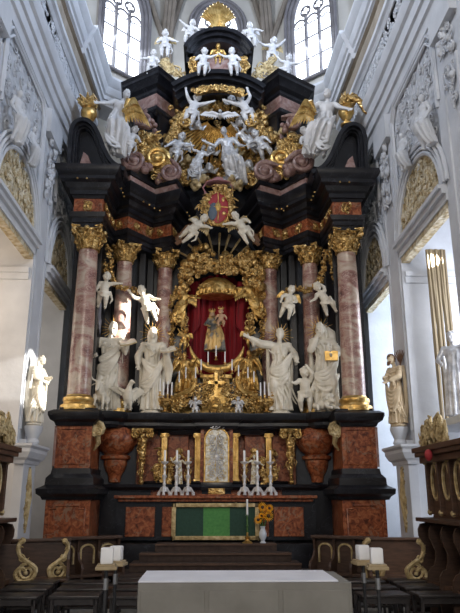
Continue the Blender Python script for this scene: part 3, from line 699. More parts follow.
def hand(g,wr,el,s,grip=.3,spread=1):
    wr=Vector(wr);el=Vector(el); d=(wr-el).normalized(); t=d.cross(Vector((0,1,0)))
    if t.length<.2: t=Vector((1,0,0))
    t.normalize(); n=t.cross(d)
    p=wr+d*.028*s; g.tube([wr,wr+d*.02*s,wr+d*.045*s],[.016*s,.021*s,.019*s],7,.6,up=n)
    for i,(o,l) in enumerate(((-.75,.030),(-.25,.036),(.25,.034),(.75,.026))):
        a=wr+d*.042*s+t*o*.02*s; m=a+d*l*.55*s-n*grip*.012*s+t*o*.004*s*spread; e=m+d*l*.5*s-n*grip*.028*s
        g.chain([a,m,e],[.0068*s,.006*s,.005*s],6)
    g.chain([wr+d*.012*s-t*.014*s,wr+d*.03*s-t*.034*s-n*.008*s,wr+d*.046*s-t*.036*s-n*.014*s],[.008*s,.0068*s,.0055*s],6)
def head(g,c,r,nod=0,turn=0,child=False,hair='short',beard=False,hs=1):
    c=Vector(c); R=Euler((nod,0,turn)).to_matrix(); q=lambda x,y,z:c+R@Vector((x*r[0],y*r[1],z*r[2])); e=(nod,0,turn)
    g.ell(c,r,e,14,10); g.ell(q(0,-.25,-.45),(r[0]*.72,r[1]*.72,r[2]*.55),e)           # skull, jaw
    g.cap(q(0,-.92,.12),q(0,-1.14,-.18),r[0]*.12,r[0]*.17,7)                          # nose
    g.ell(q(0,-.86,.30),(r[0]*.62,r[1]*.18,r[2]*.10),e)                               # brow
    for sx in (-1,1):
        g.ell(q(sx*.36,-.86,.08),(r[0]*.14,r[1]*.12,r[2]*.08),e,8,6)                  # eyes
        g.ell(q(sx*.5,-.62,-.25),(r[0]*(.34 if child else .24),)*3,e,8,6)             # cheeks
        g.ell(q(sx*.98,.05,-.02),(r[0]*.12,r[1]*.2,r[2]*.25),e,8,6)                   # ears
    g.ell(q(0,-.93,-.46),(r[0]*.26,r[1]*.13,r[2]*.07),e,8,6); g.ell(q(0,-.86,-.74),(r[0]*.26,r[1]*.2,r[2]*.16),e,8,6)
    n=26 if hair!='none' else 0
    for i in range(n):
        a=RND.uniform(0,2*PI); b=RND.uniform(-.2,1)
        x,y,z=math.cos(a)*math.cos(b*1.4),math.sin(a)*math.cos(b*1.4),math.sin(b*1.4)
        if y<-.25 and z<.55: continue
        g.ell(q(x*.98,y*.98+.05,z*.95+.06),r[0]*RND.uniform(.2,.32),seg=7,rings=5)
    if hair=='long':
        for sx in (-1,0,1):
            g.chain([q(sx*.7,.5,.3),q(sx*.95,.5,-.6),q(sx*.9,.5,-1.4)],[r[0]*.4,r[0]*.42,r[0]*.3])
    if beard:
        for i in range(9): g.cap(q(RND.uniform(-.5,.5),-.75,-.6),q(RND.uniform(-.35,.35),-.9,RND.uniform(-1.1,-1.5)),r[0]*.24,r[0]*.12,6)
def skel(g,h,base,rad,J,hd={},legs=True,arms=True,grip=.3,shoes=True):
    j=dict(base); j.update(J); j={k:Vector(v) for k,v in j.items()}
    g.T=Matrix.Scale(h,4)
    head(g,j['head'],rad['head'],**hd)
    g.chain([j['head']+Vector((0,.02,-.03)),j['neck'],j['chest']],[rad['neck']]*2+[rad['neck']*1.5])
    ax=(j['shR']-j['shL']); roll=math.atan2(-ax.z,ax.x) if 0 else 0
    g.ell(j['chest'],rad['chest'],(0,-math.atan2(ax.z,math.hypot(ax.x,ax.y)),math.atan2(ax.y,ax.x)),14,9); g.ell(j['waist'],rad['waist'],None,12,8); g.ell(j['pelvis'],rad['pelvis'],None,12,8)
    g.chain([j['chest'],j['waist'],j['pelvis']],[rad['chest'][1]*1.05,rad['waist'][1]*1.15,rad['pelvis'][1]*1.1],12)
    g.chain([j['shL'],j['chest']+Vector((0,0,.03)),j['shR']],[rad['ua'][0]*1.05,rad['chest'][1]*.8,rad['ua'][0]*1.05])
    for s in 'LR':
        if arms:
            g.chain([j['sh'+s],j['el'+s],j['wr'+s]],[rad['ua'][0],rad['ua'][1],rad['fa'][1]])
            m=j['el'+s].lerp(j['wr'+s],.3); g.ell(m,rad['fa'][0],seg=8,rings=6)
            hand(g,j['wr'+s],j['el'+s],rad['hand'],grip)
        if legs:
            g.chain([j['hi'+s],j['kn'+s],j['an'+s]],[rad['th'][0],rad['th'][1],rad['ca'][1]])
            m=j['kn'+s].lerp(j['an'+s],.28)+Vector((0,.012,0)); g.ell(m,rad['ca'][0],seg=8,rings=6)
            f=j.get('fo'+s,None); d=Vector((0,-1,-.25)) if f is None else (f-j['an'+s]); d.normalize()
            g.cap(j['an'+s]+Vector((0,.008,-.01)),j['an'+s]+d*rad['foot'],rad['ca'][1]*.95,rad['ca'][1]*.62,8)
            for k in range(5): 
                a=j['an'+s]+d*rad['foot']*1.05+Vector(((k-2)*rad['ca'][1]*.3,0,0)); g.ell(a,rad['ca'][1]*.24,seg=6,rings=4)
    return j
def robe(g,rings,nf=13,amp=.12,ph=0,seg=72,twist=.8):
    """rings: (z,cx,cy,rx,ry); pleated shell whose folds deepen to the hem"""
    n=len(rings); v=[];f=[]; K=6; full=[]
    for i in range(n-1):
        for k in range(K):
            t=k/K; full.append([rings[i][a]*(1-t)+rings[i+1][a]*t for a in range(5)])
    full.append(list(rings[-1])); N=len(full); 
    for i,(z,cx,cy,rx,ry) in enumerate(full):
        q=i/(N-1)
        for k in range(seg):
            a=2*PI*k/seg; w=math.sin(nf*a+ph+twist*q*3+.6*math.sin(2*a+ph)); w=(abs(w)**.6)*(1 if w>0 else -1)
            w2=math.sin((nf//2)*a-ph*1.7-twist*q*2)
            r=1+amp*(.25+q)*(.7*w+.4*w2)
            v.append((cx+rx*r*math.cos(a),cy+ry*r*math.sin(a),z))
    for i in range(N-1):
        for k in range(seg): k2=(k+1)%seg; f.append((i*seg+k,(i+1)*seg+k,(i+1)*seg+k2,i*seg+k2))
    f.append(tuple(range(seg))); f.append(tuple((N-1)*seg+k for k in range(seg))[::-1])
    g.add(v,f)
def swag(g,a,b,sag,r=.012,n=4,spread=.03,bulge=.08,depth=0):
    """parallel hanging folds from a to b"""
    a=Vector(a);b=Vector(b)
    for k in range(n):
        P=[]
        for i in range(9):
            t=i/8; p=a.lerp(b,t); s=math.sin(PI*t); P.append(p+Vector((0,-bulge*s-depth-.012,-(sag+spread*k)*s-spread*.4*k)))
        g.tube(P,[r*.6]+[r*1.15]*7+[r*.6],6)
def folds(g,n,x0=-.10,x1=.10,z0=.58,z1=.05,rx=.118,ry=.095,sl=.06,r=.011,seed=1):
    q=random.Random(seed)
    for k in range(n):
        a=x0+(x1-x0)*(k+q.uniform(.1,.9))/n; s=sl+q.uniform(-.05,.05); za=q.uniform(z0-.18,z0); zb=q.uniform(z1,z1+.2); P=[]
        for i in range(8):
            t=i/7; x=a+s*t*t+.012*math.sin(t*5+k); xx=max(-.96,min(.96,x/rx)); P.append((x,-ry*math.sqrt(1-xx*xx)*(1+.12*t)-.004,za+(zb-za)*t))
        g.tube(P,[r*.4,r,r*1.2,r*1.3,r*1.3,r*1.2,r,r*.6],6)
def wings_mb(h,spread=.28,up_=.25,drop=.35,n=7,back=.09,z=.72,w=.05):
    g=MB(); g.T=Matrix.Scale(h,4)
    for sx in (-1,1):
        root=Vector((sx*.05,back*.6,z))
        tip=Vector((sx*spread,back*1.6,z+up_))
        g.tube([root,root.lerp(tip,.5)+Vector((0,.02,up_*.25)),tip],[.035,.04,.022],7)
        for k in range(n):
            t=(k+.6)/n; s0=root.lerp(tip,t)+Vector((0,.01,up_*.22*math.sin(PI*t))); e=s0+Vector((sx*spread*(.15+.35*t),.04,-drop*(.55+.45*t)))
            g.tube([s0,s0.lerp(e,.35),s0.lerp(e,.8),e],[w*.5,w*.7,w*.55,w*.08],6,.35,up=(0,1,0))
        for k in range(5):
            t=(k+.5)/5; s0=root.lerp(tip,t)+Vector((0,-.01,up_*.2*math.sin(PI*t))); e=s0+Vector((sx*spread*.12,.0,-drop*.35)); g.tube([s0,s0.lerp(e,.6),e],[w*.45,w*.5,w*.1],6,.5,up=(0,1,0))
    return g
def halo_mb(h,c,r0,r1,n=20,y=.05):
    g=MB(); g.T=Matrix.Scale(h,4)
    for k in range(n):
        a=2*PI*k/n+.1
        if math.sin(a)<-.75: continue
        L=r1*(1 if k%2 else .8); d=Vector((math.cos(a),0,math.sin(a)))
        g.tube([Vector(c)+Vector((0,y,0))+d*r0,Vector(c)+Vector((0,y,0))+d*L],[.006,.0025],5)
    P=[Vector(c)+Vector((r0*math.cos(2*PI*i/20),y,r0*math.sin(2*PI*i/20))) for i in range(21)]; g.tube(P,.006,5)
    return g
def putto(px,py,Y,h,label,J={},m='white',rot=(0,0,0),wings='gold',name='cherub_statue',group=None,hd={},cloth=None,anchor=.45,prop=None):
    """px,py = where the middle of the body appears in the photograph at depth Y; h = standing height"""
    g=MB(); j=skel(g,h,PUTTO,RAD_P,J,dict(child=True,turn=RND.uniform(-.4,.4),**hd))
    if cloth is not False:
        P=[j['hiL']+Vector((-.07,0,.03)),j['pelvis']+Vector((0,-.13,-.03)),j['hiR']+Vector((.09,0,.06)),j['hiR']+Vector((.12,.08,-.06))]
        g.chain(P,[.03,.035,.035,.02])
        swag(g,j['hiL']+Vector((-.05,-.03,.02)),j['hiR']+Vector((.06,-.03,.05)),.05,.016,3,.03,.08)
        g.chain([j['hiR']+Vector((.1,.06,.02)),j['hiR']+Vector((.15,.09,-.1)),j['hiR']+Vector((.11,.08,-.22))],[.03,.028,.012])
    c=at(px,py,Y); E=Euler(rot)
    off=E.to_matrix()@Vector((0,0,h*anchor))
    o=g.build(name,m,voxel=max(.0085,h*.0125),relax=2,loc=c-off,rot=rot)
    tag(o,label,'angel figure' if wings else 'child figure',group)
    if wings:
        wm=wings_mb(h,.24,.16,.22,5,.09,.66,.055).build('wing',wings,o)
    if cloth and cloth is not True: 
        k=MB(); k.T=Matrix.Scale(h,4); k.chain([j['hiL']+Vector((-.09,-.03,.0)),j['pelvis']+Vector((0,-.14,-.05)),j['hiR']+Vector((.1,-.02,.06)),j['hiR']+Vector((.16,.1,-.1))],[.035,.045,.04,.02]); k.build('loincloth',cloth,o)
    return o,j
# ---- the four evangelists on the ledge and the wall statues
def saint(px,pyf,Y,h,label,J,rings,m='cream',hd={},rot=(0,0,0),swags=(),nf=13,halo=True,ph=0,z=None,extra=None,amp=.2,sleeve=True):
    g=MB(); j=skel(g,h,ADULT,RAD_A,J,hd)
    robe(g,rings,nf,amp,ph)
    for s in 'LR':
        if sleeve:
            g.chain([j['sh'+s]+Vector((0,0,-.012)),j['el'+s],j['el'+s].lerp(j['wr'+s],.75)],[.036,.042,.036],10)
            a=j['el'+s].lerp(j['wr'+s],.6); g.chain([a,a+Vector((0,.01,-.07))],[.035,.018])
            for k in range(3): b=j['sh'+s].lerp(j['el'+s],.3+.3*k); g.ell(b,(.046,.044,.012),(RND.uniform(-.6,.6),RND.uniform(-.6,.6),0))
    for sw in swags: swag(g,*sw)
    folds(g,9,seed=int(px),sl=.09*(1 if px%2 else -1)); folds(g,4,-.09,.09,.78,.60,.092,.068,-.04,.009,int(px)+5)
    if extra: extra(g,j)
    # plinth rock
    g.ell((0,0,.0),(.13,.1,.03)) 
    c=at(px,pyf,Y); 
    if z is not None: c.z=z
    o=g.build('saint_statue',m,voxel=h*.006,relax=1,loc=c,rot=rot)
    tag(o,label,'statue')
    if halo: halo_mb(h,j['head'],.062,.165).build('halo','gold',o)
    return o,j
def book(o,h,c,rot,s=1,mt='old_gold',pages='cream',openb=True):
    g=MB(); Mx=Matrix.Translation(Vector(c)*h)@Euler(rot).to_matrix().to_4x4()@Matrix.Scale(h*s,4); g.T=Mx
    if openb:
        g.prism([(-.085,.012),(0,0),(.085,.012),(.085,.022),(0,.012),(-.085,.022)],-.055,.055)
    else: g.box(-.05,.05,-.02,.02,-.07,.07)
    b=g.build('book',mt,o)
    g=MB(); g.T=Mx
    if openb: g.prism([(-.08,.023),(0,.013),(.08,.023),(.078,.032),(.04,.036),(0,.018),(-.04,.036),(-.078,.032)],-.05,.05)
    else: g.box(-.046,.053,-.015,.015,-.066,.066)
    g.build('pages',pages,b); return b
ZL=3.42
RB=[(.795,0,0,.06,.045),(.72,0,0,.095,.068),(.61,0,0,.08,.062),(.50,0,-.005,.10,.078),(.34,.0,-.01,.112,.088),(.18,0,0,.118,.092),(.03,0,0,.13,.10)]
def rings(dx=(0,0,0,0,0,0,0),sc=1): return [(r[0],r[1]+dx[i],r[2],r[3]*sc,r[4]*sc) for i,r in enumerate(RB)]
# left outer (with the ox)
def cape(g,j,sx=1):
    g.tube([j['shL']+Vector((-.03,.04,.03)),Vector((-.13,.06,.55)),Vector((-.12,.07,.3)),Vector((-.09,.07,.08))],[.025,.045,.05,.02],8,.6)
    g.tube([j['shR']+Vector((.03,.04,.03)),Vector((.14,.06,.55)),Vector((.13,.07,.3)),Vector((.10,.07,.1))],[.025,.045,.045,.02],8,.6)
o,j=saint(106,418,13.78,2.0,'cream saint statue with open book at left, ox at its feet',dict(head=(.03,-.02,.93),wrL=(-.13,-.13,.60),elL=(-.19,-.02,.66),elR=(.17,-.04,.68),wrR=(.20,-.15,.70),knL=(-.07,-.1,.3)),rings((0,0,0,-.01,-.02,0,0)),hd=dict(turn=.5,nod=.15,beard=True,hair='short'),
  swags=[((-.11,-.06,.50),(.12,-.05,.66),.05,.016,4,.03,.04),((.12,-.03,.74),(-.1,-.06,.58),.02,.015,3,.03,.03)],extra=cape,z=ZL,ph=1)
book(o,1.93,(.23,-.2,.735),(.5,-.25,.2),1.1)
# left inner (book, eagle)
o,j=saint(150,420,13.72,1.86,'cream saint statue in long robe holding an open book beside the eagle',dict(head=(.0,-.02,.93),elL=(-.17,.02,.66),wrL=(-.15,-.05,.54),elR=(.17,-.05,.69),wrR=(.17,-.17,.66)),rings((0,0,0,0,.0,.01,.02)),hd=dict(turn=.25,nod=.1,hair='long'),
  swags=[((-.11,-.05,.62),(.13,-.05,.54),.05,.017,3,.035,.04),((-.12,-.05,.34),(.15,-.05,.66),.07,.016,3,.045,.05)],extra=lambda g,j:(cape(g,j),g.tube([j['wrR'],Vector((.2,-.08,.5)),Vector((.2,-.05,.32))],[.04,.06,.03],8,.5)),z=ZL,ph=2.4,nf=11)
book(o,1.80,(.2,-.2,.70),(.5,-.2,.15),1.15,'sandfig')
# right inner (pointing to the niche)
o,j=saint(281,420,13.72,1.88,'cream bearded saint statue stretching one arm toward the red niche',dict(head=(.01,-.02,.925),elL=(-.22,-.03,.80),wrL=(-.36,-.06,.87),elR=(.18,.03,.69),wrR=(.19,-.07,.60),knL=(-.08,-.09,.3)),rings((0,0,0,-.02,-.02,-.01,0)),hd=dict(turn=-.3,beard=True),
  swags=[((-.12,-.06,.50),(.14,-.03,.70),.05,.018,4,.03,.05),((-.12,-.05,.40),(.10,-.06,.46),.06,.017,2,.05,.04)],extra=lambda g,j:(cape(g,j),g.chain([j['shL'],j['elL'],j['elL'].lerp(j['wrL'],.5)],[.05,.052,.04])),z=ZL,ph=.4)
# right outer (chin in hand, lion)
o,j=saint(326,414,13.55,1.98,'cream hooded saint statue at right, hand to chin, gold book at hip',dict(head=(-.03,-.03,.925),elL=(-.15,-.07,.68),wrL=(-.09,-.12,.80),elR=(.17,-.02,.66),wrR=(.08,-.12,.62),knR=(.08,-.11,.3)),rings((0,0,.01,.02,.02,.02,.03),1.08),hd=dict(turn=-.6,nod=.2,beard=True,hair='long'),
  swags=[((-.12,-.06,.42),(.15,-.04,.62),.06,.018,4,.035,.05),((-.1,-.07,.30),(.15,-.05,.42),.06,.017,2,.05,.04)],extra=lambda g,j:(cape(g,j),g.ell((.0,.05,.86),(.09,.06,.12)),g.chain([(.02,.06,.98),(.1,.05,.88),(.13,.04,.7)],[.03,.06,.07])),z=ZL-.02,ph=3)
book(o,1.98,(.06,-.13,.60),(.2,PI/2,.1),1.0,'gold','old_gold',openb=False)
# wall statues
o,j=saint(34,424,11.95,1.30,'sunlit pale saint statue on a console against the left white pilaster',dict(head=(.02,-.03,.93),elL=(-.13,-.05,.66),wrL=(-.05,-.12,.62),elR=(.14,-.06,.66),wrR=(.06,-.16,.66)),rings(),rot=(0,0,1.25),hd=dict(turn=0,hair='long'),
  swags=[((-.12,-.07,.52),(.14,-.04,.62),.14,.018,5,.045,.06)],extra=cape,m='cream',halo=False,z=2.99,ph=1.2)
g=MB(); g.T=Matrix.Scale(1.3,4); head(g,(.02,-.03,.955),(.055,.06,.03),hair='short'); 
o.location=(-3.40,12.08,3.0)
o,j=saint(397,422,12,1.36,'tan bearded saint statue on a console against the right white pilaster',dict(head=(-.01,-.04,.925),elL=(-.13,-.05,.66),wrL=(-.06,-.14,.66),elR=(.14,-.06,.66),wrR=(.04,-.17,.60)),rings(),rot=(0,0,-1.1),hd=dict(turn=0,beard=True,hair='none'),
  swags=[((-.14,-.04,.64),(.14,-.04,.52),.12,.018,6,.04,.06)],extra=cape,m='sandfig',halo=False,z=3.0,ph=1.7)
o.location=(3.40,12.08,3.0)
g=MB(); g.T=Matrix.Scale(1.36,4); 
for i in range(44):
    a=RND.uniform(0,2*PI); b=RND.uniform(-.4,1.3); p=Vector((math.cos(a)*math.cos(b)*.05,math.sin(a)*math.cos(b)*.058,math.sin(b)*.07))
    if p.y<-.03 and p.z<.035: continue
    g.ell(Vector((-.01,-.04,.93))+p,.016,seg=6,rings=5)
for i in range(9): g.cap((-.01+RND.uniform(-.03,.03),-.085,.885),(-.01+RND.uniform(-.02,.02),-.10,.84),.014,.007,6)
g.build('hair_and_beard','brown',o)
g=MB(); g.T=Matrix.Scale(1.36,4)
for k in range(7):
    a=math.radians(50+13*k); g.tube([(.02,.10,.88),(.02+.16*math.cos(a),.10,.88+.2*math.sin(a))],[.012,.006],5)
g.tube([(.02,.09,.6),(.02,.1,.9)],.012,6); g.build('ray_staff','brown',o)
# ox
def ox():
    g=MB(); 
    g.ell((0,0,.36),(.17,.24,.17)); g.ell((0,.22,.30),(.17,.2,.18)); g.chain([(0,-.1,.42),(0,-.25,.56),(0,-.30,.62)],[.15,.12,.10])
    g.ell((0,-.32,.64),(.095,.10,.11)); g.chain([(0,-.36,.60),(0,-.47,.50)],[.08,.055]); g.ell((0,-.50,.48),(.05,.04,.035))
    for s in (-1,1):
        g.chain([(s*.08,-.30,.72),(s*.18,-.32,.76),(s*.22,-.33,.86)],[.028,.022,.008]); g.tube([(s*.09,-.28,.66),(s*.18,-.27,.63),(s*.22,-.27,.60)],[.02,.04,.01],6,.5)
        g.ell((s*.06,-.39,.64),.018,seg=6,rings=5)
        g.chain([(s*.11,-.18,.36),(s*.13,-.22,.18),(s*.12,-.20,.04)],[.075,.045,.03]); g.ell((s*.12,-.23,.025),(.04,.055,.03))
        g.chain([(s*.13,.25,.28),(s*.16,.12,.2),(s*.15,.2,.10),(s*.15,.16,.03)],[.10,.05,.035,.03])
    g.chain([(.08,-.15,.5),(.1,-.1,.3)],[.05,.03]); g.chain([(0,.4,.3),(.1,.42,.18),(.12,.38,.06)],[.02,.015,.025])
    return g
o=ox().build('ox_statue','cream',voxel=.011,relax=2,loc=(at(100,416,13.4).x,13.36,3.42),rot=(0,0,-.15)); o.scale=(.72,.6,.82); tag(o,'cream horned ox statue lying at the left saint\'s feet','animal statue')
# eagle
g=MB(); g.ell((0,0,.30),(.11,.12,.17),(.25,0,0)); g.chain([(0,-.03,.42),(.03,-.05,.53),(.06,-.07,.58)],[.075,.05,.05]); g.ell((.07,-.08,.60),(.055,.06,.055)); g.chain([(.10,-.12,.60),(.15,-.15,.57)],[.025,.008])
for s in (-1,1):
    g.chain([(s*.05,0,.18),(s*.06,-.01,.08)],[.05,.02]); 
    for k in (-1,0,1): g.cap((s*.06,-.01,.04),(s*.06+k*.03,-.07,.015),.014,.008,6)
    g.cap((s*.06,-.01,.1),(s*.06,-.01,.04),.02,.016,6)
    for k in range(7):
        a=Vector((s*(.08+.02*k),.05,.40+.015*k-(.0 if s>0 else 0))); e=a+Vector((s*(.05+.035*k)*(1 if s<0 else .6),.04,-.22+.018*k+(.12 if s<0 else 0))); g.tube([a,a.lerp(e,.5),e],[.03,.038,.008],6,.4,up=(0,1,0))
    g.chain([(s*.06,.03,.40),(s*.2*(1 if s<0 else .8),.05,.48)],[.05,.035])
for k in range(5): g.tube([(0,.08,.2),((k-2)*.04,.13,.06)],[.04,.02],6,.5)
o=g.build('eagle_statue','cream',voxel=.009,relax=1,loc=(at(127,416,13.4).x,13.46,3.42)); tag(o,'cream eagle statue with raised wings between the two left saints','animal statue')
# lion
g=MB(); g.ell((0,.1,.16),(.14,.24,.13)); g.ell((.05,-.12,.22),(.14,.13,.16)); g.ell((.04,-.24,.26),(.09,.09,.10)); g.cap((.04,-.30,.24),(.04,-.36,.22),.06,.045)
for i in range(26):
    a=RND.uniform(0,6.3); g.ell((.04+.12*math.cos(a),-.17+RND.uniform(-.05,.05),.27+.13*math.sin(a)),.045,seg=7,rings=5)
for s in (-1,1):
    g.ell((.04+s*.07,-.25,.35),.028); g.chain([(s*.1+.04,-.15,.14),(s*.11+.04,-.30,.05),(s*.11+.04,-.42,.035)],[.06,.04,.045]); g.chain([(s*.13,.22,.14),(s*.17,.08,.12),(s*.17,.05,.04)],[.09,.06,.04])
g.chain([(0,.33,.12),(.15,.36,.06),(.22,.28,.05)],[.025,.018,.035])
o=g.build('lion_statue','cream',voxel=.01,relax=1,loc=(at(325,414,13.1).x,13.12,3.40),rot=(0,0,.5)); o.scale=(.8,.7,.8); tag(o,'cream maned lion statue crouching beside the right saint','animal statue')
# small child angel between the right saints
o,_=putto(305,390,13.5,.98,'cream naked child angel standing between the two right saints',dict(wrL=(-.26,-.08,.62),elL=(-.2,-.03,.62),elR=(.16,-.1,.82),wrR=(.06,-.12,.95),knL=(-.12,-.08,.22)),m='cream',wings=None,anchor=.5); o.location.z=3.42
# ================================================================= GILDED ORNAMENT, GLORY, CHERUBS
def puffs(g,c,rx,rz,n,r=(.08,.16),ry=.12):
    c=Vector(c)
    for k in range(n):
        a=RND.uniform(0,2*PI); q=RND.random()**.5
        g.ell(c+Vector((rx*q*math.cos(a),RND.uniform(-ry,ry),rz*q*math.sin(a))),RND.uniform(*r),seg=9,rings=6)
def swirl(g,c,r,hand=1,start=0,turns=2,th=None,layers=3,tail=0):
    th=th or r*.28
    for k in range(layers): g.spiral(Vector(c)+Vector((0,k*th*.9,0)),r*(1-.04*k),turns,start=start,tr=th,hand=hand,seg=8,n=26,tail=tail)
    g.ell(Vector(c),(r*.45,th*1.2,r*.45))
# clouds crowning the niche
g=MB(); 
for px,py,rx,rz,n in ((201,259,.30,.36,22),(239,260,.36,.36,24),(219,264,.3,.18,12),(188,270,.22,.2,10),(254,275,.22,.24,10),(183,287,.1,.14,6),(260,290,.08,.14,5)):
    puffs(g,at(px,py,14.35),rx,rz,n,(.07,.13))
for k in range(60):
    px,py=RND.choice(((200,262),(238,263),(219,268),(190,274),(252,276))); c=at(px+RND.uniform(-10,10),py+RND.uniform(-9,9),14.17); rr=RND.uniform(.05,.09); g.spiral(c,rr,1.4,start=RND.uniform(0,6),tr=rr*.3,hand=RND.choice((-1,1)))
tag(g.build('gilded_cloud','gold_orn'),'mass of curling gilded clouds right above the red niche','ornament')
# long straight rays behind the cloud
g=MB(); c0=at(218,272,14.42)
for a in (-62,-46,-30,-14,2,16,32,47):
    t=math.radians(a); d=Vector((math.sin(t),0,math.cos(t))); q=Vector((d.z,0,-d.x))
    g.tube([c0+d*.3,c0+d*(1.0 if abs(a)<50 else 1.1)],[.02,.05],4,.6)
tag(g.build('ray_burst','old_gold'),'fan of long straight gilded rays between the arch and the niche clouds','ornament')
# niche: drapery, canopy, Madonna
n=tag(empty('niche_drapery',(0.03,14.9,4.4)),'crimson curtain lining the central niche under a gilded canopy','curtain')
g=MB(); V=[];Fc=[]; nx,nz_=60,16
for i in range(nx+1):
    for k in range(nz_+1):
        t=i/nx; q=k/nz_; x=(t-.5)*1.50; top=2.2+.35*(1-(2*t-1)**2); z=q*top; 
        V.append((x,.04*math.sin(t*48)+.025*math.sin(t*27+q*3)+.05*abs(2*t-1)-.0,z))
for i in range(nx):
    for k in range(nz_): a=i*(nz_+1)+k; Fc.append((a,a+nz_+1,a+nz_+2,a+1))
g.add(V,Fc); g.add([(x,y+.03,z) for x,y,z in V],[f[::-1] for f in Fc]); g.build('curtain','drape',n)
for sx in (-1,1):
    g=MB()
    for k in range(6): g.tube([(sx*(.66-.03*k),-.08-.02*k,2.3),(sx*(.56-.02*k),-.12,1.5-.05*k),(sx*(.62+.01*k),-.12,.9),(sx*(.72-.015*k),-.1,.2)],[.05,.05,.035,.045],7)
    g.build('side_curtain','drape',n)
c=at(217,292,14.55); g=MB()
c.y-=.12; g.T=Matrix.Translation(c-Vector((.03,14.9,4.4)))
g.lathe([(.40,-.16),(.47,-.08),(.48,0),(.42,.10),(.35,.18),(.24,.26),(.1,.30),(.02,.31)],seg=40,sy=.75,lobes=10,amp=.05)
g.ell((0,-.05,-.04),(.40,.33,.14),None,20,10)
for k in range(15):
    a=PI+PI*k/14; g.tube([(.46*math.cos(a),.33*math.sin(a),-.06),(.5*math.cos(a),.36*math.sin(a),-.16)],[.045,.02],6)
scrolls(g,[(x*.1,-.35+.02*x*x*.5,.02) for x in range(-4,5)],r=(.03,.06),n=20,jit=.03)
g.build('canopy','gold',n)
g=MB(); g.T=Matrix.Scale(.98,4)
j=skel(g,1,ADULT,RAD_A,dict(head=(-.06,-.03,.90),neck=(-.05,0,.82),chest=(-.04,0,.73),elL=(-.19,-.04,.64),wrL=(-.12,-.14,.58),elR=(.13,-.05,.66),wrR=(.1,-.15,.62),knL=(-.11,-.14,.36),knR=(.10,-.14,.36)),dict(nod=.1,hair='long'))
g.T=Matrix.Scale(.98,4); robe(g,[(.80,-.04,0,.085,.06),(.66,-.03,0,.12,.08),(.55,-.01,-.02,.14,.11),(.40,0,-.05,.17,.14),(.2,0,-.04,.19,.14),(.02,0,-.02,.21,.15)],12,.14)
c=at(215,352,14.3); o=g.build('madonna_statue','bluegold',voxel=.008,relax=1,loc=c); o.scale=(1.2,1.1,1.0); tag(o,'small gilded crowned mother statue holding a child in the red niche','statue')
g=MB(); g.T=Matrix.Scale(.98,4); g.ell((-.06,-.035,.90),(.048,.058,.066)); head(g,(-.06,-.04,.90),(.046,.056,.066),hair='none'); g.build('face','flesh',o)
g=MB(); g.T=Matrix.Scale(.98,4)
for c_,r_,h_ in (((-.06,-.02,.96),.055,.07),):
    g.lathe([(r_,0),(r_*1.05,.02),(r_*.95,.03)],c_,14)
    for k in range(8): a=k*PI/4; g.tube([(c_[0]+r_*math.cos(a),c_[1]+r_*math.sin(a),c_[2]+.02),(c_[0]+r_*1.15*math.cos(a),c_[1]+r_*1.15*math.sin(a),c_[2]+h_)],[.014,.006],5)
g.build('crown','gold',o)
g=MB(); g.T=Matrix.Scale(.98*.5,4)@Matrix.Translation((.26,-.2,1.02)); skel(g,1,PUTTO,RAD_P,{},dict(child=True)) if 0 else None
g=MB(); g2=dict(PUTTO); skel(g,.46,PUTTO,RAD_P,dict(knL=(-.12,-.14,.30),knR=(.12,-.14,.30),anL=(-.1,-.1,.1),anR=(.1,-.1,.1)),dict(child=True)); ch=g.build('child','flesh',o,voxel=.007,relax=1); ch.location=(.11,-.13,.52)
g=MB(); g.lathe([(.045,0),(.05,.02),(.045,.03)],(.11,-.13,.965),12)
for k in range(6): a=k*PI/3; g.tube([(.11+.045*math.cos(a),-.13+.045*math.sin(a),.98),(.11+.055*math.cos(a),-.13+.055*math.sin(a),1.03)],[.012,.005],5)
g.build('child_crown','gold',o)
# crescent
g=MB(); c=at(217,344,14.35); R=.62; P=[];Q=[]
for i in range(25):
    a=math.radians(188+164*i/24); P.append(c+Vector((R*math.cos(a),-.05,R*math.sin(a)*1.0+.02))); Q.append(.012+.088*math.sin(PI*i/24)**.8)
g.tube(P,Q,10,.6,up=(0,1,0)); tag(g.build('crescent_moon','gold'),'large gilded upturned crescent moon below the small crowned statue','ornament')
# tabernacle of scrolls and angels under the crescent
tb=tag(empty('gilded_tabernacle',(0,14.2,3.42)),'ornate gilded tabernacle of scrolls with a cross, standing under the crescent','tabernacle')
def tbp(g,n,m,**k): o=g.build(n,m,tb,**k); o.location=(0,-14.2,-3.42); return o
g=MB(); c=at(216,398,14.15)
g.box(-.30+c.x,.30+c.x,14.1,14.6,3.42,4.25); g.box(-.36+c.x,.36+c.x,14.05,14.6,4.22,4.32); g.box(-.95,1.0,14.25,14.6,3.42,3.62)
tbp(g,'body','gold',bevel=.02)
g=MB()
for px,py,n,r in ((216,408,24,(.05,.09)),(200,400,16,(.05,.1)),(232,400,16,(.05,.1)),(185,400,18,(.06,.11)),(248,400,18,(.06,.11)),(178,408,14,(.05,.09)),(256,408,14,(.05,.09)),(205,385,14,(.05,.08)),(228,385,14,(.05,.08)),(216,376,12,(.04,.07)),(192,388,14,(.05,.09)),(241,388,14,(.05,.09))):
    scrolls(g,[at(px,py,13.98)],r=r,n=n,jit=.13,depth=.08,thin=.24)
tbp(g,'scrollwork','gold_orn')
g=MB()
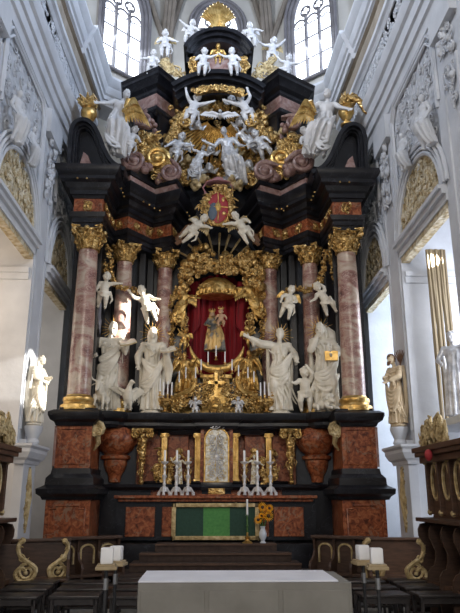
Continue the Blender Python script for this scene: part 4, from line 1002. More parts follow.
for s in (-1,1):
    g=MB()
    for k in range(2):
        c=at(216+s*26,384,14.0+.1*k); P=[c+Vector((s*-.05,0,.25)),c+Vector((-s*.1,-.05,.02)),c+Vector((-s*.0,-.08,-.16)),c+Vector((s*.2,-.06,-.24)),c+Vector((s*.42,0,-.38))]
        g.tube(cr_([tuple(p) for p in P]),.065-.01*k,8)
    c=at(216+s*42,402,13.95); g.spiral(c,.16,1.8,tr=.05,start=PI/2,hand=s,seg=8,n=24); g.spiral(at(216+s*30,372,14.0),.12,1.6,tr=.035,start=PI/2,hand=-s,seg=8)
    tbp(g,'large_scroll','gold')
g=MB(); c=at(216,388,13.9)
g.box(c.x-.035,c.x+.035,13.87,13.93,c.z-.2,c.z+.34); g.box(c.x-.18,c.x+.18,13.87,13.93,c.z+.08,c.z+.15)
for q in ((0,.36),(-.2,.115),(.2,.115)): g.ell((c.x+q[0],13.9,c.z+q[1]),.045)
tbp(g,'cross','gold')
g=MB(); c=at(215,406,13.85)
for k in range(22): a=2*PI*k/22; g.tube([c+Vector((.06*math.cos(a),0,.06*math.sin(a))),c+Vector(((.2 if k%2 else .15)*math.cos(a),0,(.2 if k%2 else .15)*math.sin(a)))],[.014,.004],5)
g.ell(c,(.075,.04,.075)); tbp(g,'sunburst','gold')
# gilded kneeling angels
def angel(px,py,Y,h,label,J,rot=(0,0,0),m='gold',wm='gold',cat='angel statue',hd={},name='angel_statue',rg=None,anchor=.5,wp=(.3,.22,.42,8),skirt=True,nf=11,group=None,extra=None):
    g=MB(); j=skel(g,h,ADULT,RAD_A,J,dict(hair='short',**hd))
    if skirt:
        robe(g,rg or [(.80,0,0,.06,.045),(.66,0,0,.085,.06),(.54,0,-.01,.10,.08),(.40,.03,-.02,.12,.095),(.22,.07,-.0,.11,.09),(.08,.12,.05,.10,.07)],nf,.26,RND.uniform(0,6))
        for q in range(4): swag(g,(-.11+RND.uniform(-.03,.02),-.06,.55-.1*q),(.12+RND.uniform(-.02,.05),-.05,.45-.1*q),.07,.018,2,.04,.05)
        swag(g,(-.11,-.07,.5),(.14,-.05,.6),.1,.016,5,.035,.06)
    for s in 'LR': g.chain([j['sh'+s],j['sh'+s].lerp(j['el'+s],.7)],[.038,.036])
    if extra: extra(g,j)
    c=at(px,py,Y); off=Euler(rot).to_matrix()@Vector((0,0,h*anchor))
    o=g.build(name,m,voxel=max(.009,h*.0075),relax=1,loc=c-off,rot=rot); tag(o,label,cat,group)
    if wm: wings_mb(h,wp[0],wp[1],wp[2],wp[3],.09,.76,.05).build('wing',wm,o)
    return o
KN=dict(knL=(-.08,-.16,.36),knR=(.08,-.12,.30),anL=(-.07,.05,.2),anR=(.07,.1,.16))
kr=[(.80,0,0,.075,.055),(.66,0,0,.10,.075),(.54,0,-.01,.12,.10),(.40,0,-.06,.15,.15),(.26,0,-.03,.17,.17),(.16,0,0,.18,.17)]
angel(184,376,14.1,1.1,'gilded kneeling angel left of the crescent, arms spread low',dict(KN,elL=(-.2,-.03,.66),wrL=(-.3,-.08,.5),elR=(.18,-.06,.72),wrR=(.24,-.14,.8)),rg=kr,wp=(.2,.1,.3,6))
angel(249,374,14.1,1.1,'gilded kneeling angel right of the crescent beside the pointing saint',dict(KN,elR=(.2,-.03,.66),wrR=(.24,-.08,.52),elL=(-.18,-.06,.72),wrL=(-.22,-.14,.6)),rg=kr,wp=(.2,.1,.3,6))
angel(181,306,14.35,1.0,'gilded flying angel beside the upper left edge of the red niche',dict(elR=(.2,-.05,.78),wrR=(.32,-.1,.8),elL=(-.2,0,.8),wrL=(-.22,-.02,.95)),rot=(0,.35,0),wp=(.22,.12,.25,6))
angel(253,300,14.35,1.1,'gilded flying angel beside the upper right edge of the red niche',dict(elL=(-.2,-.05,.7),wrL=(-.32,-.1,.66),elR=(.2,0,.7),wrR=(.26,-.02,.58)),rot=(0,-.3,0),wp=(.24,.14,.28,6))
putto(184,340,14.2,.55,'small gilded cherub low on the left side of the red niche',dict(wrL=(-.3,-.05,.8),elL=(-.22,0,.72)),m='gold',wings='gold',rot=(0,.2,0),group=None)
putto(249,338,14.2,.55,'small gilded cherub low on the right side of the red niche',dict(wrR=(.3,-.05,.8),elR=(.22,0,.72)),m='gold',wings='gold',rot=(0,-.2,0))
putto(195,407,13.75,.42,'tiny silvery cherub on the ledge left of the tabernacle sunburst',dict(wrR=(.3,-.05,.7),elR=(.22,0,.62)),m='silver',wings='silver')
putto(238,407,13.75,.42,'tiny silvery cherub on the ledge right of the tabernacle sunburst',dict(wrL=(-.3,-.05,.7),elL=(-.22,0,.62)),m='silver',wings='silver')
# gilded foliage frame beside the niche
for s,side in SD:
    g=MB(); pts=[]
    for a,b in ((( 189,288),(176,300)),((176,300),(174,330)),((174,330),(176,352)),((188,300),(188,330)),((180,352),(190,362)),((192,283),(180,290))):
        a=(a[0]-4,a[1]); b=(b[0]-4,b[1])
        if s>0: a=(434-a[0],a[1]); b=(434-b[0],b[1])
        pts+=seg_pts(at(a[0],a[1],14.5),at(b[0],b[1],14.5),10)
    scrolls(g,pts,r=(.05,.10),n=120,jit=.05,depth=.15,thin=.24)
    tag(g.build('niche_foliage','gold_orn'),'gilded carved foliage framing the %s edge of the red niche'%side,'ornament','gilded niche foliage')
# garlands
def garland(pts,Y,label,r=.05,m='gold_orn'):
    g=MB(); P=cr_([tuple(at(px,py,Y)) for px,py in pts],6); g.tube(P,r*.5,6)
    for p in P:
        for q in range(3):
            c=Vector(p)+Vector((RND.uniform(-r,r),RND.uniform(-r,r),RND.uniform(-r,r))); g.ell(c,RND.uniform(r*.45,r*.85),seg=7,rings=5)
        a=RND.uniform(0,6.3); d=Vector((math.cos(a),-.2,math.sin(a))); g.tube([Vector(p),Vector(p)+d*r*1.2,Vector(p)+d*r*2],[r*.25,r*.5,r*.05],5,.5)
    tag(g.build('flower_garland',m),label,'garland')
garland([(104,247),(101,258),(106,268),(100,280),(104,292)],13.75,'gilded flower garland hanging between the two leftmost columns')
garland([(108,246),(111,262),(113,278),(120,287),(134,290),(146,297)],13.6,'gilded garland looping across the second left column to the sunlit cherub')
garland([(334,236),(331,250),(332,266),(336,282)],13.6,'gilded flower garland hanging straight down beside the rightmost column',.055)
garland([(326,252),(323,270),(318,284),(305,290),(292,289),(285,297)],13.6,'gilded garland looping across the second right column to the winged cherub',.055)
# cherubs on the columns
fly=dict(knL=(-.1,.05,.24),anL=(-.12,.18,.1),knR=(.1,-.08,.24),anR=(.1,.0,.05))
putto(104,292,13.35,.85,'cream cherub with outstretched arm beside the leftmost column',dict(fly,elR=(.22,-.02,.70),wrR=(.36,-.04,.72),elL=(-.18,-.04,.52),wrL=(-.24,-.06,.38)),m='cream',wings=None,rot=(0,.12,0))
putto(147,306,13.45,.9,'brightly sunlit cherub holding the garland between the left columns',dict(fly,elL=(-.22,-.02,.74),wrL=(-.28,-.05,.90),elR=(.2,-.04,.56),wrR=(.3,-.1,.5)),m='cream',wings=None,rot=(0,-.35,0))
putto(288,304,13.5,.82,'cream cherub with small gold wings in front of the dark gap, right of the niche',dict(fly,elR=(.2,-.06,.56),wrR=(.1,-.14,.48),elL=(-.2,-.06,.60),wrL=(-.2,-.12,.46)),m='cream',wings='gold',rot=(0,.25,0))
putto(325,300,13.35,.82,'cream cherub reaching left beside the rightmost column',dict(fly,elL=(-.2,-.04,.60),wrL=(-.34,-.08,.58),elR=(.17,.02,.78),wrR=(.12,.04,.92)),m='cream',wings=None,rot=(0,-.5,0))
# coat of arms
ca=tag(empty('coat_of_arms',at(218,208,13.9)),'red and slate oval coat of arms in a gilded frame above the niche','coat of arms')
g=MB(); g.ell((0,0,0),(.27,.06,.42),None,24,12); g.build('shield_red','red_paint',ca)
g=MB(); g.T=Matrix.Translation((-.115,-.035,-.10)); g.ell((0,0,0),(.12,.045,.24),(0,.15,0),16,10); g.build('shield_blue','blue_paint',ca)
g=MB(); g.ell((0,-.05,0),(.085,.04,.13)); g.ell((.12,-.05,.2),(.04,.03,.07)); g.ell((.14,-.045,-.16),(.05,.03,.05)); g.tube([(0,-.06,.38),(.01,-.075,0),(0,-.06,-.38)],.015,5); g.tube([(-.25,-.04,0),(0,-.075,.01),(.25,-.04,0)],.015,5); g.build('charge','gold',ca)
g=MB(); g.tube([(.29*math.cos(a*PI/12),-.01,.44*math.sin(a*PI/12)) for a in range(25)],.045,7)
scrolls(g,[(.34*math.cos(a*PI/12),0,.50*math.sin(a*PI/12)) for a in range(24)],r=(.05,.11),n=70,jit=.06,depth=.08,thin=.24)
g.build('frame','gold_orn',ca)
c=at(218,183,13.95); k=tag(empty('prelate_hat',c),'rose-coloured tasselled hat with gilded cherub heads above the coat of arms','hat')
g=MB(); g.ell((0,0,.06),(.16,.12,.09)); g.lathe([(.30,-.02),(.31,.0),(.26,.03),(.1,.06)],seg=24,sy=.6); g.build('hat','rose',k)
for s in (-1,1): g=MB(); g.tube([(s*.28,0,0),(s*.36,-.02,-.14),(s*.30,-.03,-.28)],.02,6); g.ell((s*.3,-.03,-.3),(.035,.03,.05)); g.build('tassel','rose',k)
for s in (-1,1):
    g=MB()
    for q in range(2): puffs(g,(s*(.32+.2*q),.02,.08-.12*q),.09,.09,7,(.05,.09),.05); head(g,(s*(.34+.2*q),-.06,.1-.12*q),(.07,.075,.085),child=True)
    g.build('cherub_head','old_gold',k,voxel=.014,relax=1)
putto(193,229,13.75,.88,'cream winged cherub flying at the left of the coat of arms',dict(elR=(.2,-.06,.72),wrR=(.3,-.08,.76),elL=(-.18,-.1,.6),wrL=(-.04,-.16,.56),knL=(-.1,.06,.22),anL=(-.14,.2,.1),knR=(.09,-.04,.2),anR=(.05,.05,.02)),m='cream',wings='old_gold',rot=(0,.75,0))
putto(243,229,13.75,.88,'cream winged cherub flying at the right of the coat of arms',dict(elL=(-.2,-.06,.72),wrL=(-.36,-.08,.76),elR=(.18,-.1,.6),wrR=(.2,-.16,.5),knR=(.1,.06,.22),anR=(.14,.2,.1)),m='cream',wings='old_gold',rot=(0,-.5,0))
# ---------------- the glory
g=MB()
for px,py,rx,rz,n in ((218,106,.7,.2,22),(190,112,.35,.3,16),(247,112,.4,.3,16),(205,135,.5,.4,24),(245,160,.4,.45,24),(205,168,.5,.35,22),(222,178,.6,.2,18),(262,135,.35,.4,16),(175,150,.35,.4,16),(185,175,.4,.25,14),(252,178,.3,.25,14)):
    puffs(g,at(px,py,14.95),rx,rz,n,(.08,.15),.12)
for k in range(150):
    px=RND.uniform(168,270); py=RND.uniform(98,185); rr=RND.uniform(.05,.11); g.spiral(at(px,py,14.78),rr,1.3,start=RND.uniform(0,6),tr=rr*.3,hand=RND.choice((-1,1)))
for px,py,rx,rz,n in ((172,168,.3,.3,14),(268,165,.3,.35,14),(180,125,.3,.3,12),(258,118,.25,.3,10),(166,140,.2,.3,8),(272,140,.15,.3,8)):
    puffs(g,at(px,py,14.7),rx,rz,n,(.08,.14),.15)
tag(g.build('glory_cloud','gold_orn'),'dark gilded cloud bank behind the dove and silver figures','ornament')
g=MB(); c0=at(220,117,14.62)
for i,a in enumerate(range(120,250,5)):
    t=math.radians(a); d=Vector((math.sin(t),0,math.cos(t))); L=1.35+.25*math.sin(i*2.3)
    g.tube([c0+d*.35,c0+d*L],[.018,.035],4)
for a in range(-100,110,12):
    t=math.radians(a); d=Vector((math.sin(t),0,math.cos(t))); g.tube([c0+d*.2,c0+d*.5],[.02,.008],4)
tag(g.build('ray_burst','gold'),'broad burst of gilded rays streaming down from the white dove','ornament')
# dove
g=MB(); g.ell((0,0,0),(.07,.16,.08),(.3,0,0)); g.ell((0,-.17,.03),(.045,.05,.045)); g.cap((0,-.2,.02),(0,-.24,.0),.02,.006,6)
for k in range(5): g.tube([(0,.1,.02),((k-2)*.05,.2,.12)],[.03,.03],5,.5)
for s in (-1,1):
    g.chain([(s*.05,0,.03),(s*.2,0,.10),(s*.38,.0,.06)],[.05,.045,.02])
    for k in range(8): a=Vector((s*(.08+.04*k),0,.06+.01*k)); g.tube([a,a+Vector((s*(.02+.012*k),.0,-.09)),a+Vector((s*(.04+.022*k),.0,-.17+.008*k))],[.022,.028,.005],5,.4,up=(0,1,0))
tag(g.build('dove','white',voxel=.01,relax=1,loc=at(220,116,14.3)),'white dove with spread wings at the centre of the golden glory','bird figure')
# Virgin and companion figures
def seat_r(s=1): return [(.80,0,0,.06,.045),(.66,0,0,.085,.06),(.54,.0,-.02,.105,.085),(.42,.03*s,-.09,.135,.13),(.30,.06*s,-.07,.13,.12),(.16,.08*s,-.02,.115,.10),(.04,.12*s,.03,.09,.07)]
angel(229,157,14.2,1.65,'silvery seated woman with both arms spread under the dove',dict(head=(-.03,-.03,.93),elL=(-.2,-.04,.68),wrL=(-.32,-.08,.74),elR=(.17,-.04,.66),wrR=(.22,-.12,.60),knL=(-.07,-.16,.36),knR=(.09,-.16,.34)),m='silver',wm=None,rg=seat_r(),cat='statue',name='virgin_statue',nf=9,rot=(0,-.12,0),hd=dict(nod=-.2,hair='long') if 0 else dict(nod=-.2))
angel(197,163,14.2,1.05,'silvery draped figure leaning below the golden rays, left of the seated woman',dict(elL=(-.2,-.04,.76),wrL=(-.28,-.08,.86),elR=(.17,-.06,.74),wrR=(.26,-.12,.82),knL=(-.07,-.14,.32)),m='silver',wm=None,cat='statue',name='draped_statue',rot=(0,.35,0))
angel(247,140,14.45,.95,'dull silver draped figure bending behind the seated woman\'s shoulder',dict(elL=(-.2,-.04,.7),wrL=(-.3,-.08,.6),elR=(.17,-.06,.74),wrR=(.2,-.12,.9)),m='silver',wm=None,cat='statue',name='draped_statue',rot=(0,-.7,0))
putto(176,150,14.1,.95,'silvery cherub reclining by the left gilded cloud scroll',dict(fly,elR=(.22,-.05,.62),wrR=(.34,-.08,.66),elL=(-.18,-.05,.55),wrL=(-.24,-.1,.42)),m='silver',wings='silver',rot=(0,.35,0))
putto(262,146,14.1,.9,'silvery cherub floating with raised hand right of the seated woman',dict(fly,elL=(-.22,-.05,.66),wrL=(-.34,-.08,.62),elR=(.2,-.05,.6),wrR=(.22,-.1,.45)),m='silver',wings='silver',rot=(0,-.45,0))
putto(194,106,14.25,1.0,'white cherub with both arms flung up under the left end of the arch',dict(elL=(-.24,-.03,.80),wrL=(-.34,-.04,.97),elR=(.26,-.03,.74),wrR=(.40,-.04,.84),knL=(-.09,-.05,.2)),m='white',wings=None,rot=(0,.30,0),anchor=.6)
putto(244,106,14.25,1.0,'white cherub with both arms flung up under the right end of the arch',dict(elR=(.24,-.03,.80),wrR=(.24,-.04,.99),elL=(-.26,-.03,.76),wrL=(-.40,-.04,.88),knR=(.09,-.05,.2)),m='white',wings=None,rot=(0,-.35,0),anchor=.6)
# volute brackets under those cherubs
for s,side in SD:
    g=MB(); px=lambda x:(218+s*(x))
    P=cr_([tuple(at(px(a),b,14.35)) for a,b in ((28,110),(36,120),(44,132),(50,145))]); g.tube(P,[.10+.05*math.sin(i) *0 for i in range(len(P))],8,1.4)
    g.spiral(at(px(32),122,14.2),.17,1.5,start=PI/2,tr=.05,hand=-s,seg=7); scrolls(g,[at(px(38),118,14.2),at(px(42),130,14.2),at(px(46),140,14.2)],r=(.05,.1),n=22,jit=.1)
    tag(g.build('gilded_bracket','gold_orn'),'gilded scrolled bracket under the arm-raising white cherub on the %s'%side,'ornament','gilded brackets under the arch')
# cherub heads in the clouds
hp=[(204,108),(232,100),(240,122),(182,138),(211,150),(209,168),(236,150),(249,165),(226,182),(188,160),(253,128),(197,125),(246,172),(279,150),(155,142),(283,131)]
for i,(px,py) in enumerate(hp):
    where=['near the dove\'s left wing tip','just right above the dove','right below the dove','left of the golden rays','left beside the seated woman\'s arm','below the seated woman\'s left side','at the seated woman\'s right elbow','right of the seated woman\'s lap','directly under the seated woman','under the left silvery cherub','above the right silvery cherub','under the left arm-raising cherub','at the lower right of the cloud bank','on the right gilded cloud scroll','on the left gilded cloud scroll','at the foot of the right black tower'][i]
    g=MB(); head(g,(0,0,0),(.105,.11,.125),child=True,turn=RND.uniform(-.5,.5)); 
    for s in (-1,1): g.tube([(s*.08,.05,-.08),(s*.18,.02,-.05),(s*.26,.02,.03)],[.03,.05,.01],6,.5,up=(0,1,0)); g.tube([(s*.06,.03,-.1),(s*.16,.0,-.12),(s*.2,.0,-.1)],[.03,.05,.01],6,.5,up=(0,1,0))
    tag(g.build('winged_cherub',('old_gold','silver','silver')[i%3],voxel=.013,relax=1,loc=at(px,py,14.5)),('dull gold' if i%3==0 else 'silvery')+' cherub head '+where,'cherub head')
# big cloud scrolls left and right
def cscroll(px,py,Y,r,m,label,hand=1,start=0,tail=.2):
    g=MB(); swirl(g,(0,0,0),r,hand,start,2,None,3,tail); puffs(g,(hand*r*.9,.1,-r*.5),r*.5,r*.4,6,(r*.25,r*.45),.05)
    tag(g.build('cloud_scroll',m,loc=at(px,py,Y)),label,'ornament')
cscroll(157,158,13.95,.27,'gold','shiny gilded cloud scroll at the left foot of the glory',1,0)
cscroll(170,172,13.9,.24,'scroll','pink scroll just under the left gilded cloud scroll',-1,1)
cscroll(281,158,13.95,.27,'gold','shiny gilded cloud scroll at the right foot of the glory',-1,0)
cscroll(265,171,13.9,.25,'scroll','pink scroll just under the right gilded cloud scroll',1,1)
cscroll(143,119,13.9,.22,'scroll','pink scroll beside the left white angel\'s golden wing',1,2)
cscroll(293,122,13.9,.2,'scroll','pink scroll below the right black tower cornice',-1,2)
cscroll(148,152,14.0,.2,'gold','smaller gilded cloud scroll higher up on the left beside the glory',-1,1)
cscroll(288,150,14.0,.2,'gold','smaller gilded cloud scroll higher up on the right beside the glory',1,1)
cscroll(186,178,14.3,.18,'gold_orn','small gilded scroll low in the glory, left of the rose hat',1,2)
cscroll(251,180,14.3,.18,'gold_orn','small gilded scroll low in the glory, right of the rose hat',-1,2)
cscroll(302,162,13.5,.28,'scroll','large pink scroll at the foot of the right white angel',-1,2.6)
cscroll(134,160,13.5,.26,'scroll','large pink scroll at the foot of the left white angel',1,2.6)
for pts,lab in ((((135,148,.25,.14),(150,141,.3,.14),(160,172,.25,.12),(150,160,.2,.2)),'lumpy gilded clouds between the left white angel and the glory'),(((292,140,.2,.16),(285,148,.2,.2),(280,172,.25,.14),(296,150,.2,.2)),'lumpy gilded clouds between the right white angel and the glory')):
    g=MB()
    for px,py,rx,rz in pts:
        puffs(g,at(px,py,14.15),rx,rz,13,(.07,.14),.08); scrolls(g,[at(px,py,13.98)],r=(.06,.11),n=14,jit=rx*.8,thin=.28)
    tag(g.build('gilded_cloud','gold_orn'),lab,'ornament')
# the two big white angels on the side gables
angel(117,122,13.1,1.75,'big white angel with one golden wing seated on the left black volute',dict(head=(.03,-.03,.93),elL=(-.17,-.03,.72),wrL=(-.28,-.07,.66) ,elR=(.18,-.03,.70),wrR=(.08,-.12,.66),knL=(-.06,-.16,.40),knR=(.12,-.16,.36)),m='white',wm=None,rot=(0,.18,.2),rg=seat_r(1),hd=dict(turn=.4))
o=bpy.data.objects['angel_statue.004'] if 'angel_statue.004' in bpy.data.objects else None
angel(324,124,13.1,1.8,'big white angel with one golden wing seated on the right black volute',dict(head=(-.02,-.03,.93),elR=(.17,-.03,.74),wrR=(.28,-.07,.70),elL=(-.18,-.03,.70),wrL=(-.12,-.12,.6),knL=(-.06,-.16,.36),knR=(.1,-.16,.40)),m='white',wm=None,rot=(0,.18,-.2),rg=seat_r(-1),hd=dict(turn=-.4))
def bigwing(px,py,Y,s,label,par):
    g=MB(); 
    root=Vector((0,0,0)); tip=Vector((s*.22,0,.28))
    g.tube([root,Vector((s*.1,0,.3)),tip],[.06,.09,.05],8)
    for row,(L,w,n) in enumerate(((.95,.05,9),(.55,.045,8),(.3,.04,7))):
        for k in range(n):
            t=(k+.4)/n; a=Vector((s*(.02+.22*t),-.03*row,.05+.30*math.sin(PI*.5*min(1,t*1.3)))); e=a+Vector((s*(.02+.42*t)*L,-.03*row+.03,-L*(.35+.45*t)))
            g.tube([a,a.lerp(e,.35),a.lerp(e,.8),e],[w*.5,w*.7,w*.6,w*.1],6,.35,up=(0,1,0))
    o=g.build('golden_wing','gold'); o.parent=par; o.matrix_parent_inverse=par.matrix_basis.inverted(); o.location=at(px,py,Y); return o
bpy.context.view_layer.update()
A=[o for o in bpy.data.objects if o.get('label','').startswith('big white angel')]
bigwing(124,112,12.9,1,'',A[0]); bigwing(315,114,12.9,-1,'',A[1])
putto(130,142,13.15,.8,'white cherub crawling below the left big white angel',dict(fly,elR=(.2,-.1,.6),wrR=(.3,-.15,.5)),m='white',wings=None,rot=(0,.3,0))
putto(309,144,13.15,.85,'white cherub crouching below the right big white angel',dict(knL=(-.12,-.18,.34),knR=(.12,-.16,.34),anL=(-.1,-.1,.12),anR=(.1,-.1,.12)),m='white',wings=None,rot=(0,-.3,0))
# flaming gilded vases at the ends
for (px,py,lab,s) in ((88,108,'gilded flaming vase on top of the left black volute',-1),(347,107,'gilded flaming vase with a trailing plume on the right black volute',1)):
    v=tag(empty('flaming_vase',(at(px,128 if s<0 else 126,13.1))),lab,'vase'); H=0
    g=MB(); g.lathe([(.14,0),(.15,.04),(.08,.08),(.07,.14),(.13,.22),(.19,.34),(.18,.44),(.12,.5),(.16,.54)],seg=18); g.build('vase','gold',v)
    g=MB()
    for k in range(22):
        a=RND.uniform(0,6.3); r=RND.uniform(0,.15); b=Vector((r*math.cos(a),r*math.sin(a),.52)); t=b+Vector((s*RND.uniform(0,.2)+.08*math.cos(a),.05*math.sin(a),RND.uniform(.15,.42))); g.tube([b,b.lerp(t,.5)+Vector((.05*math.sin(k),0,0)),t],[.06,.065,.015],6)
    if s>0:
        for k in range(6): g.tube([(.0,-.02*k,.75),(.2+.02*k,-.02*k,.82-.04*k),(.42,-.02*k,.6-.05*k),(.56,-.02*k,.40-.04*k)],[.05,.07,.06,.03],7)
    else: puffs(g,(0,0,.68),.16,.12,14,(.05,.09),.1)
    g.build('flame','gold_orn',v)
# ---------------- figures on the upper stage
PS=[(152,64,14.35,.95,'white cherub stepping on the left end of the left tower cornice',(0,.1,0),dict(elL=(-.22,-.02,.62),wrL=(-.36,-.05,.58),knR=(.14,-.14,.28)),None),
 (165,45,14.7,1.05,'white cherub standing high between the left tower and the centre gable',(0,0,0),dict(elR=(.22,-.02,.62),wrR=(.34,-.05,.56)),'old_gold'),
 (190,33,14.5,.95,'white cherub at the left end of the topmost arch, holding a gilt branch',(0,.2,0),dict(elL=(-.24,-.02,.72),wrL=(-.38,-.05,.80),elR=(.22,-.04,.62),wrR=(.3,-.08,.54)),'white'),
 (203,63,13.95,1.0,'white cherub left in front of the pink arched panel',(0,.1,0),dict(elR=(.22,-.03,.66),wrR=(.34,-.06,.72),knL=(-.1,-.1,.24)),None),
 (233,63,13.95,1.0,'white cherub right in front of the pink arched panel',(0,-.1,0),dict(elL=(-.22,-.03,.66),wrL=(-.34,-.06,.72),knR=(.1,-.1,.24)),None),
 (251,36,14.5,.95,'white cherub at the right end of the topmost arch beside the gilt shell',(0,-.1,0),dict(elR=(.24,-.02,.66),wrR=(.36,-.05,.60)),'white'),
 (272,52,14.7,1.05,'white cherub striding between the centre gable and right tower, arms wide',(0,.15,0),dict(elL=(-.24,-.03,.62),wrL=(-.38,-.06,.66),elR=(.22,-.03,.74),wrR=(.3,-.05,.86)),'old_gold'),
 (286,69,14.35,1.0,'white cherub seated astride the right tower cornice',(0,.25,0),dict(elL=(-.22,-.03,.66),wrL=(-.34,-.06,.74),elR=(.22,-.03,.7),wrR=(.36,-.06,.72),knL=(-.18,-.14,.28),anL=(-.24,-.1,.06)),None)]
for px,py,Y,h,lab,rot,J,wg in PS: putto(px,py,Y,h*.84,lab,J,m='white',wings=wg,rot=rot)
putto(218,54,14.05,.62,'gilded bust of a child in the middle of the pink arched panel',dict(wrL=(-.2,-.1,.3),wrR=(.2,-.1,.3)),m='gold',wings='gold',anchor=.5)
for px,s,side in ((195,-1,'left'),(243,1,'right')):
    g=MB(); c=at(px,66,14.15); g.spiral(c,.16,1.5,start=PI/2,tr=.05,hand=-s,seg=7); scrolls(g,[c,c+Vector((0,0,.15)),c+Vector((0,0,-.15))],r=(.06,.1),n=20,jit=.08,thin=.28)
    tag(g.build('gilded_scroll','gold_orn'),'gilded scroll flanking the pink arched panel on its %s side'%side,'ornament')
# gilt scroll fillers between the towers and the centre
for px,s,side in ((173,-1,'left'),(263,1,'right')):
    g=MB(); pts=seg_pts(at(px-s*8,76,14.5),at(px+s*10,62,14.6),6)+seg_pts(at(px+s*2,68,14.6),at(px+s*12,72,14.6),4)
    scrolls(g,pts,r=(.07,.12),n=44,jit=.09,thin=.26); g.tube(pts[:6],.05,6)
    tag(g.build('gilded_scroll','old_gold'),'gilt scrollwork between the centre gable and the %s black tower'%side,'ornament')
# shell
g=MB(); c=at(218,31,14.3); n=13
for k in range(n):
    a=math.radians(-50+100*k/(n-1)); d=Vector((math.sin(a)*.80,0,math.cos(a))); L=.95-.30*abs(math.sin(a))
    g.tube([c+Vector((0,0,.02)),c+d*L*.5+Vector((0,-.10,0)),c+d*L*.9+Vector((0,-.05,0)),c+d*L+Vector((0,.02,0))],[.015,.04,.058,.035],8,.7,up=(0,1,0))
for s in (-1,1): g.spiral(c+Vector((s*.2,-.06,.0)),.12,1.5,start=PI/2,tr=.035,hand=s,seg=7)
g.ell(c+Vector((0,-.05,.03)),(.1,.06,.09)); tag(g.build('scallop_shell','gold'),'large ribbed gilded scallop shell crowning the altar','shell')
# ---------------- wall relief figures
def wfig(px,py,X_,h,label,J,rotz,m='relief',**k):
    d=at(px,py,10); t=(X_-CX)/(d.x-CX); c=Vector((X_,10*t,CZ+(d.z-CZ)*t))
    g=MB(); j=skel(g,h,ADULT,RAD_A,J,dict(hair='short')); robe(g,seat_r(),11,.16); swag(g,(-.11,-.07,.5),(.14,-.05,.6),.1,.016,5,.035,.06)
    o=g.build('stucco_figure','stucco',voxel=.014,relax=1,loc=c-Vector((0,0,h*.5)),rot=(0,0,rotz)); tag(o,label,'relief figure'); return o
wfig(424,122,3.42,1.05,'white stucco seated figure crowning the large gilt arch of the right wall',dict(knL=(-.06,-.16,.40),knR=(.12,-.16,.36)),-1.2)
wfig(403,152,3.42,.8,'small white stucco figure on the near curve of the right wall arch',dict(knL=(-.06,-.16,.40)),-1.2)
wfig(17,116,-3.42,1.0,'white stucco seated figure crowning the large gilt arch of the left wall',dict(knL=(-.06,-.16,.40),knR=(.12,-.16,.36)),1.2)
wfig(32,146,-3.42,.8,'small white stucco figure on the far curve of the left wall arch',dict(knL=(-.06,-.16,.40)),1.2)
# ================================================================= ALTAR TABLE, CANDLES, FURNITURE
# tabernacle door
t=tag(empty('tabernacle_door',(0.0,13.7,2.0)),'silver and gold arched tabernacle door flanked by red marble at the altar centre','tabernacle')
g=MB(); P=[(-.24,0),(.24,0),(.24,.86)]+[(.24*math.cos(PI*i/12),.86+.24*math.sin(PI*i/12)) for i in range(1,12)]+[(-.24,.86)]
g.prism(P,-.06,.25); g.build('door','silvergold',t)
g=MB(); g.tube([(x*1.04,-.06,z) for x,z in P+P[:1]],.02,6); g.build('door_frame','gold',t)
g=MB()
for k in range(9): z=.1+k*.1; g.spiral((.09,-.07,z),.07,1.3,start=k,tr=.012,hand=1,seg=5); g.spiral((-.09,-.07,z),.07,1.3,start=-k,tr=.012,hand=-1,seg=5)
g.tube([(0,-.075,.1),(0,-.08,.95)],.014,5); g.ell((0,-.08,.5),(.05,.03,.08)); g.build('door_relief','silver',t)
g=MB(); 
for s in (-1,1): g.box(*sorted((s*.27,s*.34)),-.02,.25,0,1.08)
g.box(-.34,.34,.05,.25,1.0,1.12); g.build('side_post','red',t,smooth=False)
g=MB(); scrolls(g,[(0,-.1,1.14),(.1,-.1,1.13),(-.1,-.1,1.13)],r=(.03,.05),n=14,jit=.04); g.tube([(-.2,-.1,1.12),(0,-.12,1.18),(.2,-.1,1.12)],.02,6); g.build('crest','silver',t)
g=MB(); g.box(-.32,.32,-.12,.1,-.16,-.0); g.build('plinth','black',t,bevel=.01)
g=MB(); g.box(-.17,.17,-.16,.1,-.42,-.12); g.build('gold_panel','gold_orn',t,bevel=.01)
# mensa
m_=tag(empty('altar_table',(0,13.4,.9)),'black altar table with red marble slab and red side panels','altar table')
g=MB(); g.box(-2.0,1.98,.0,.5,0,.82); g.build('block','black',m_,smooth=False)
g=MB(); g.box(-2.02,2.0,-.22,.5,.78,.84); g.box(-1.95,1.93,-.14,.5,.72,.78); g.build('slab','red',m_,smooth=False,bevel=.015)
g=MB(); g.box(-.75,-.6+1.35,-.1,.35,.84,.95) if 0 else g.box(-1.3,1.32,.12,.5,.84,.865); g.build('rear_shelf','red',m_,smooth=False,bevel=.01)
for x0,x1 in ((-1.80,-1.22),(-1.08,-.88),(1.14,1.74),(.92,1.04)):
    g=MB(); g.box(x0,x1,-.03,.2,.06,.62); g.build('red_panel','red',m_,smooth=False,bevel=.012)
a=tag(empty('antependium',(0,13.25,.98)),'green silk altar frontal in a gilded frame with bright green centre','altar frontal')
for x0,x1,mm,nm in ((-.80,-.26,'dkgreen','dark_green_cloth'),(-.26,.26,'green','green_cloth'),(.26,.76,'dkgreen','dark_green_cloth')):
    g=MB(); g.box(x0,x1,-.0,.06,.0,.56); g.build(nm,mm,a,smooth=False)
g=MB()
for x0,x1,z0,z1 in ((-.88,.84,-.07,.0),(-.88,.84,.54,.61),(-.88,-.80,-.07,.61),(.76,.84,-.07,.61)): g.box(x0,x1,-.05,.06,z0,z1)
